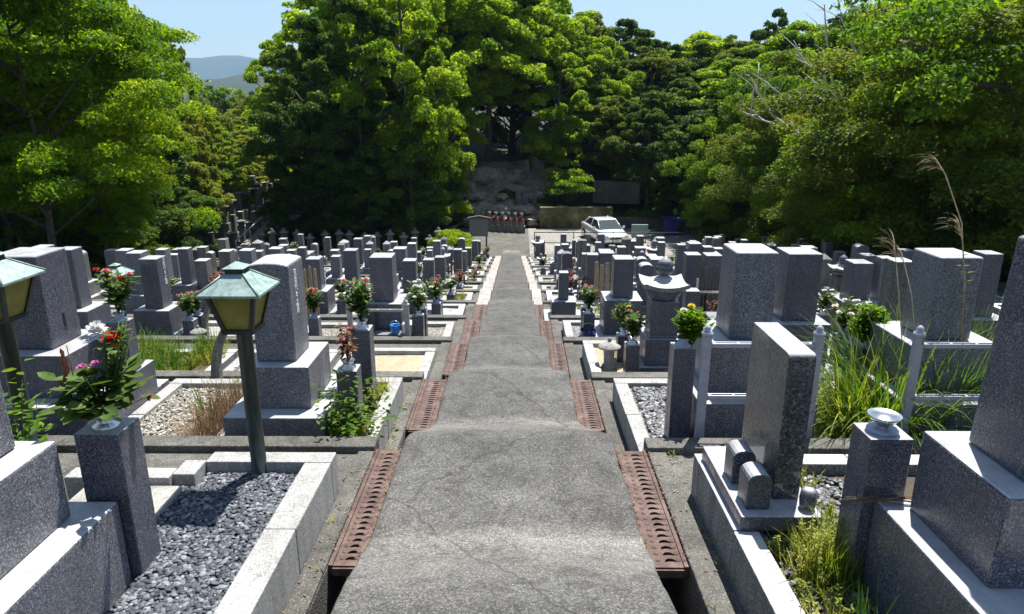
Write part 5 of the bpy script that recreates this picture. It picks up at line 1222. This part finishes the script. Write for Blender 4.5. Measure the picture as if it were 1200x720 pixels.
# notice board with a small roof
p = at(561,262,30.6); bx_, by_ = p.x, 30.6; nb_ = empty('notice_board',(bx_,by_,LOT),'grey wooden notice board with a little roof beside the foot of the path','notice board')
for s in (-.34,.34): MB().box(bx_+s-.035,bx_+s+.035,by_-.035,by_+.035,LOT,LOT+1.65).build('post',M['sotoba_dark'],nb_)
MB().box(bx_-.42,bx_+.42,by_-.065,by_-.037,LOT+.78,LOT+1.58).build('board',M['sotoba_grey'],nb_)
mb = MB(); mb.poly([(bx_-.50,LOT+1.60),(bx_+.50,LOT+1.60),(bx_+.50,LOT+1.63),(bx_,LOT+1.72),(bx_-.50,LOT+1.63)],'y',by_-.12,by_+.10); mb.build('roof',M['sotoba_dark'],nb_)
# pipe fence round the lot
def pfence(label,pts,h=1.0):
    root = empty('pipe_fence',(pts[0][0],pts[0][1],LOT),label,'fence')
    for (ax,ay),(bx2,by2) in zip(pts,pts[1:]):
        L_ = math.hypot(bx2-ax,by2-ay); n = max(1,round(L_/1.8))
        for i in range(n+1):
            x = ax+(bx2-ax)*i/n; y = ay+(by2-ay)*i/n; mb = MB(); zb = hill(x,y) if abs(x)>9 else LOT; zb = LOT; mb.tube([(x,y,zb-.02),(x,y,LOT+h)],.022,8); mb.build('post',M['black_metal'],root)
        for hh in (h-.03,h*.5): mb = MB(); mb.tube([(ax,ay,LOT+hh),(bx2,by2,LOT+hh)],.018,8); mb.build('rail_bar',M['black_metal'],root)
pfence('thin dark pipe fence along the front of the parking lot',[(.75,30.5),(9.6,30.5)])
pfence('dark pipe fence under the trees right of the parking lot',[(9.9,30.5),(16.5,25)],1.0)
# blue covered bin and green panel by the lot
p = at(786,282,35.5); bn = empty('covered_bin',(p.x,35.5,LOT),'dark blue covered bin in the shade at the back of the lot','bin')
mb = MB(); mb.box(p.x-.4,p.x+.3,35.2,35.8,LOT,LOT+.85,.03,.03); mb.build('body',M['navy_plastic'],bn,.03); mb = MB(); mb.box(p.x-.53,p.x+.53,35.16,35.84,LOT+.852,LOT+.93,.05,.05); mb.build('lid',M['navy_plastic'],bn,.02)
p = at(748,276,33.5); mb = MB(); mb.box(p.x-.35,p.x+.45,33.45,33.55,LOT+.25,LOT+.85); pan = empty('signboard',(p.x,33.5,LOT),'dull green blank panel on low legs right of the silver car','panel'); mb.build('panel',M['verdigris'],pan,.01)
for s in (-.28,.38): MB().box(p.x+s-.02,p.x+s+.02,33.56,33.6,LOT,LOT+.8).build('leg',M['black_metal'],pan)
# second lane with tall narrow old stones on the far left, and its handrail
for i in range(44):
    r_ = i%4; q = i//4; x = -13.3-r_*.8+random.uniform(-.12,.12)-q*.12; y = 31.2+q*1.35+random.uniform(-.2,.2); z_ = LOT-.25+q*.10+r_*.12
    h = random.uniform(.8,1.35); w = random.uniform(.20,.30); m_ = random.choice(['old_stone','granite_brown','granite_mid'])
    root = empty('old_gravestone',(x,y,z_),'narrow old gravestone in the crowded lane beyond the far left terraces','gravestone','old gravestones crowded in the far left lane')
    MB().box(x-w/2,x+w/2,y-w/2,y+w/2,z_+.3,z_+h).build('shaft',M[m_],root)
    MB().box(x-w,x+w,y-w,y+w,z_-.6,z_+.299).build('base',M['old_stone'],root)
    if i%2 == 0: roof_mb(x,y,z_+h+.002,w*.95,.08,.04,.05,6).build('roof',M['old_stone'],root)
hr = empty('handrail',(-12.8,31,LOT),'pale metal handrail climbing beside the far left lane','handrail')
MB().tube([(-12.6,30.0,LOT+.65),(-13.6,44.5,LOT+2.2)],.03,8).build('rail_bar',M['pipe'],hr)
for i in range(8): t = i/7; x = -12.6-1.0*t; y = 30+14.5*t; MB().tube([(x,y,LOT-.4),(x,y,LOT+.65+1.55*t)],.02,6).build('post',M['pipe'],hr)
mb = MB(); mb.add([(-13.1,29,LOT-.2),(-11.7,29,LOT-.2),(-12.6,46,LOT+1.25),(-14.1,46,LOT+1.25)],[(0,1,2,3)]); tag(mb.build('lane',M['lot']),kind='structure')
# round-topped dark old stones in the shade before the wood
i = 0
for u in list(range(306,520,15)):
    Y = 29.6+random.uniform(-.3,.6); p = at(u+random.uniform(-3,3),290,Y); z_ = LOT; root = empty('old_gravestone',(p.x,Y,z_),'dark lantern-topped old stone in the shaded row before the wood','gravestone','dark old stones in the shaded row before the wood')
    h = random.uniform(.75,1.05); MB().box(p.x-.11,p.x+.11,Y-.11,Y+.11,z_+.2,z_+h).build('shaft',M['old_stone'],root); MB().box(p.x-.24,p.x+.24,Y-.24,Y+.24,z_,z_+.199).build('base',M['old_stone'],root)
    MB().lathe([(.10,0),(.21,.03),(.2,.07),(.11,.13),(.07,.16),(.08,.2),(.02,.26)],(p.x,Y,z_+h+.002),14).build('cap',M['old_stone'],root)

# ================================================================ CAR
def car():
    Mx, nt, b = mat_new('silver_car_paint'); b.inputs['Base Color'].default_value = (.80,.81,.83,1); b.inputs['Metallic'].default_value = .35; b.inputs['Roughness'].default_value = .22; b.inputs['Coat Weight'].default_value = .6
    Gx, nt, b = mat_new('car_glass'); b.inputs['Base Color'].default_value = (.04,.055,.06,1); b.inputs['Roughness'].default_value = .04; b.inputs['Specular IOR Level'].default_value = .5
    Tx = simple('tyre_rubber',(.02,.02,.02),.8); Kx = simple('black_trim',(.015,.015,.017),.4); Hx = simple('headlight_lens',(.75,.78,.8),.1); Px = simple('number_plate',(.7,.7,.68),.4)
    M['_car']=Mx; M['_glass']=Gx; M['_tyre']=Tx; M['_trim']=Kx; M['_lens']=Hx; M['_plate']=Px
    root = empty('parked_car',(0,0,0),'silver sedan parked behind the pipe fence at the foot of the slope','car')
    # local: +x is the front of the car, y width, z up. lofted sections: (x, half width low, half width belt, z bottom, z belt/top)
    sec = [(-2.2,.70,.72,.42,.88),(-2.12,.80,.80,.28,.95),(-1.6,.85,.85,.22,1.0),(-1.0,.86,.86,.2,.98),(0,.865,.865,.2,.95),(.9,.86,.86,.2,.93),(1.2,.86,.84,.2,.90),(1.7,.84,.80,.2,.80),(2.05,.80,.72,.22,.70),(2.2,.70,.62,.30,.60)]
    mb = MB(); vs = []; m = 12
    for (x,wl,wb,z0_,z1_) in sec:
        ring = [(-wl*.85,z0_),(-wl,z0_+.12),(-wl*1.01,z0_+(z1_-z0_)*.5),(-wb,z1_-.07),(-wb*.93,z1_-.01),(-wb*.5,z1_+.02),(wb*.5,z1_+.02),(wb*.93,z1_-.01),(wb,z1_-.07),(wl*1.01,z0_+(z1_-z0_)*.5),(wl,z0_+.12),(wl*.85,z0_)]
        vs += [(x,a,c) for a,c in ring]
    fs = [(j*m+i,(j+1)*m+i,(j+1)*m+(i+1)%m,j*m+(i+1)%m) for j in range(len(sec)-1) for i in range(m)]+[tuple(range(m)),tuple(range((len(sec)-1)*m,len(sec)*m))[::-1]]
    mb.add(vs,fs,True); mb.build('body',Mx,root)
    cab = [(-1.75,.66,.97,.99),(-1.05,.62,.97,1.36),(-.55,.60,.96,1.44),(.15,.60,.95,1.44),(.45,.61,.95,1.38),(1.15,.68,.93,.95)]
    mb = MB(); vs = []
    for (x,w,z0_,z1_) in cab: vs += [(x,-.78,z0_-.04),(x,-w,z1_-.04),(x,-w*.8,z1_),(x,w*.8,z1_),(x,w,z1_-.04),(x,.78,z0_-.04)]
    fs = [(j*6+i,(j+1)*6+i,(j+1)*6+i+1,j*6+i+1) for j in range(1,4) for i in range(1,4)]
    roof = MB(); roof.add(vs,fs,True)
    # pillars
    for s in (-1,1):
        roof.tube([(1.13,s*.70,.94),(.45,s*.58,1.37)],.032,6); roof.tube([(-1.73,s*.70,.97),(-1.05,s*.60,1.35)],.05,6); roof.tube([(-.25,s*.76,.95),(-.22,s*.605,1.41)],.035,6); roof.tube([(.45,s*.60,1.37),(-.2,s*.60,1.41),(-1.05,s*.60,1.35)],.03,6)
    roof.build('roof',Mx,root)
    def glass(nm,pts): mb = MB(); mb.add(pts,[(0,1,2,3)]); mb.add([(p_[0]-.01,p_[1],p_[2]-.012) for p_ in pts],[(3,2,1,0)]); mb.build(nm,Gx,root)
    glass('windshield',[(1.14,-.68,.935),(1.14,.68,.935),(.46,.57,1.365),(.46,-.57,1.365)])
    glass('rear_window',[(-1.74,.66,.97),(-1.74,-.66,.97),(-1.06,-.58,1.345),(-1.06,.58,1.345)])
    for s in (-1,1):
        glass('side_window',[(1.05,s*.765,.95),(.42,s*.605,1.36),(-.20,s*.605,1.385),(-.23,s*.77,.95)]); glass('side_window',[(-.28,s*.77,.95),(-.25,s*.605,1.385),(-1.03,s*.60,1.33),(-1.55,s*.73,.97)])
        mb = MB(); mb.lathe([(.02,-.09),(.08,-.05),(.09,.02),(.05,.07)],(.85,s*.95,1.0),10); mb.build('mirror',Mx,root,0)
        mb = MB(); mb.add([(2.02,s*.74,.56),(2.20,s*.48,.55),(2.17,s*.48,.69),(1.78,s*.80,.76),(1.9,s*.82,.62)],[(0,1,2,3,4) if s>0 else (4,3,2,1,0)]); mb.add([(2.24,s*.50,.56),(2.2,s*.50,.69),(2.07,s*.745,.70),(2.09,s*.745,.58)],[(0,1,2,3) if s<0 else (3,2,1,0)]); mb.build('headlight',Hx,root)
        for x in (-1.35,1.38):
            y = s*.80; w = empty('wheel',(0,0,0)); w.parent = root; KIDS.setdefault(root.name,[]).append(w)
            t_ = MB(); r = MB(); n = 22
            def ringy(mbx,prof):
                vs = []; 
                for (rad,dy) in prof: vs += [(x+rad*math.cos(6.2832*i/n),y+dy,.31+rad*math.sin(6.2832*i/n)) for i in range(n)]
                mbx.add(vs,[(j*n+i,j*n+(i+1)%n,(j+1)*n+(i+1)%n,(j+1)*n+i) for j in range(len(prof)-1) for i in range(n)],True); mbx.add(vs[-n:],[tuple(range(n))])
            ringy(t_,[(.2,-.1),(.3,-.1),(.315,-.05),(.315,.05),(.3,.1),(.2,.1)]); ringy(r,[(.2,s*.06),(.2,s*.102),(.17,s*.105),(.05,s*.085)])
            o = t_.build('tyre',Tx,w,origin=(0,0,0)); o = r.build('rim',M['steel'],w,origin=(0,0,0))
    mb = MB(); mb.box(2.12,2.225,-.42,.42,.50,.60); mb.build('grille',Kx,root,.01)
    mb = MB(); mb.box(2.10,2.20,-.55,.55,.24,.36); mb.build('lower_grille',Kx,root,.01)
    mb = MB(); mb.box(2.19,2.235,-.17,.17,.37,.47); mb.build('number_plate',Px,root)
    mb = MB()
    for a in (90,210,330):
        c_ = (2.232,.035*math.cos(R(a)),.62+.035*math.sin(R(a))); d_ = R(a); u_ = (math.cos(d_),math.sin(d_)); v_ = (-u_[1],u_[0])
        mb.add([(2.225,c_[1]-u_[0]*.035,c_[2]-u_[1]*.035),(2.225,c_[1]+v_[0]*.02,c_[2]+v_[1]*.02),(2.225,c_[1]+u_[0]*.035,c_[2]+u_[1]*.035),(2.225,c_[1]-v_[0]*.02,c_[2]-v_[1]*.02)],[(0,1,2,3)])
    mb.build('emblem',Kx,root)
    p = at(707,292,33.6); root.location = (p.x,33.6,LOT+.004); root.rotation_euler = (0,0,R(-77)); root.scale = (.80,.80,.80)
car()

# ================================================================ HAZE AND LIGHT
USE_HAZE = True
if USE_HAZE:
    mb = MB(); mb.box(-7500,7500,-400,6000,-45,620); o = mb.build('haze',None); tag(o,kind='stuff')
    o['label'] = 'thin blue-grey air haze over the whole valley'; o['category'] = 'haze'
    m = bpy.data.materials.new('haze'); m.use_nodes = True; nt = m.node_tree; nt.nodes.clear(); out = nt.nodes.new('ShaderNodeOutputMaterial'); v = nt.nodes.new('ShaderNodeVolumePrincipled')
    v.inputs['Color'].default_value = (.42,.68,1,1); v.inputs['Density'].default_value = 1.5e-4; v.inputs['Anisotropy'].default_value = 0; nt.links.new(v.outputs[0], out.inputs['Volume']); o.data.materials.append(m)
SUN_EL, SUN_AZ = R(68), R(27)       # azimuth from +Y towards +X
d = Vector((math.sin(SUN_AZ)*math.cos(SUN_EL), math.cos(SUN_AZ)*math.cos(SUN_EL), math.sin(SUN_EL)))
sun = bpy.data.lights.new('sun','SUN'); sun.energy = 5.0; sun.angle = R(.53); sun.color = (1,.965,.90)
so = bpy.data.objects.new('sun', sun); COL.objects.link(so); so.rotation_euler = (-d).to_track_quat('-Z','Y').to_euler()
w = bpy.data.worlds.new('World'); SC.world = w; w.use_nodes = True; nt = w.node_tree
sky = nt.nodes.new('ShaderNodeTexSky'); sky.sky_type = 'NISHITA'; sky.sun_disc = False; sky.sun_elevation = SUN_EL; sky.sun_rotation = SUN_AZ
sky.air_density = 1.25; sky.dust_density = .6; sky.ozone_density = 1.0
nt.links.new(sky.outputs[0], nt.nodes['Background'].inputs[0]); nt.nodes['Background'].inputs[1].default_value = .066
SC.view_settings.view_transform = 'Standard'; SC.view_settings.look = 'None'; SC.view_settings.gamma = 1; SC.view_settings.exposure = 1.12
SC.cycles.max_bounces = 4; SC.cycles.caustics_reflective = False; SC.cycles.caustics_refractive = False; SC.cycles.transmission_bounces = 4; SC.cycles.transparent_max_bounces = 4; SC.cycles.diffuse_bounces = 2; SC.cycles.volume_bounces = 0

# ================================================================ LABELS THAT SINGLE THINGS OUT
from collections import defaultdict
rows2 = defaultdict(list)
for root,k,side,x,look in GRAVES: rows2[(k,side)].append((abs(x),root,look))
for (k,side),L_ in rows2.items():
    L_.sort(key=lambda t:t[0]); nm = 'left' if side < 0 else 'right'
    for i,(ax,root,look) in enumerate(L_):
        root['label'] = f'{look} headstone {nm} of the path, {ORD[k+1]} terrace, {ORD[i+1]} outwards'; root['category'] = 'gravestone'; root['group'] = 'headstones standing on the terraces'
rows3 = defaultdict(list)
for root,k,side,x in PILLARS: rows3[(k,side)].append((abs(x)-.01*root.location.y,root))
for (k,side),L_ in rows3.items():
    L_.sort(key=lambda t:t[0]); nm = 'left' if side < 0 else 'right'
    for i,(ax,root) in enumerate(L_):
        root['label'] = f'stone flower pillar {nm} of the path on the {ORD[k+1]} terrace, {ORD[i+1]} from the path'; root['category'] = 'flower pillar'; root['group'] = 'stone flower pillars beside the headstones'
rows4 = defaultdict(list)
for o,k,side,x,label,kind in BOUQ: rows4[(k,side)].append((abs(x)-.01*o.location.y,o,kind))
for (k,side),L_ in rows4.items():
    L_.sort(key=lambda t:t[0]); nm = 'left' if side < 0 else 'right'
    for i,(ax,o,kind) in enumerate(L_): o['label'] = f'{BQ_LABEL[kind]} {nm} of path, {ORD[k+1]} terrace, {ORD[i+1]} outwards'

# leaf litter gathered along the edges of the gratings
mb = MB(); rl = random.Random(5)
for k in range(0,4):
    for xx in (XLk(k)-.006,PLk(k)-.01,PRk(k)+.012,XRk(k)+.008):
        for i in range(120):
            y = y1(k)-rl.uniform(.08,1.25); x = xx+rl.gauss(0,.008); z = zt(k)+rl.uniform(.010,.026)
            a = rl.uniform(0,6.283); mb.leaf((x,y,z),(math.cos(a),math.sin(a),rl.uniform(-.1,.4)),(rl.uniform(-.4,.4),rl.uniform(-.4,.4),1),rl.uniform(.008,.022),rl.uniform(.005,.010))
    for sx in (XLk(k)+.05,PRk(k)+.05):
        for i in range(70):
            y = y0(k)+rl.uniform(.0,.8); mb.leaf((sx+rl.uniform(-.04,.1),y,zt(k)-.335),(rl.uniform(-1,1),rl.uniform(-1,1),.1),(0,0,1),rl.uniform(.02,.04),.015)
tag(mb.build('leaf_litter',M['dry'],origin=(0,4,-1)),'dry leaf litter gathered along the edges of the iron gratings','leaves',kind='stuff')
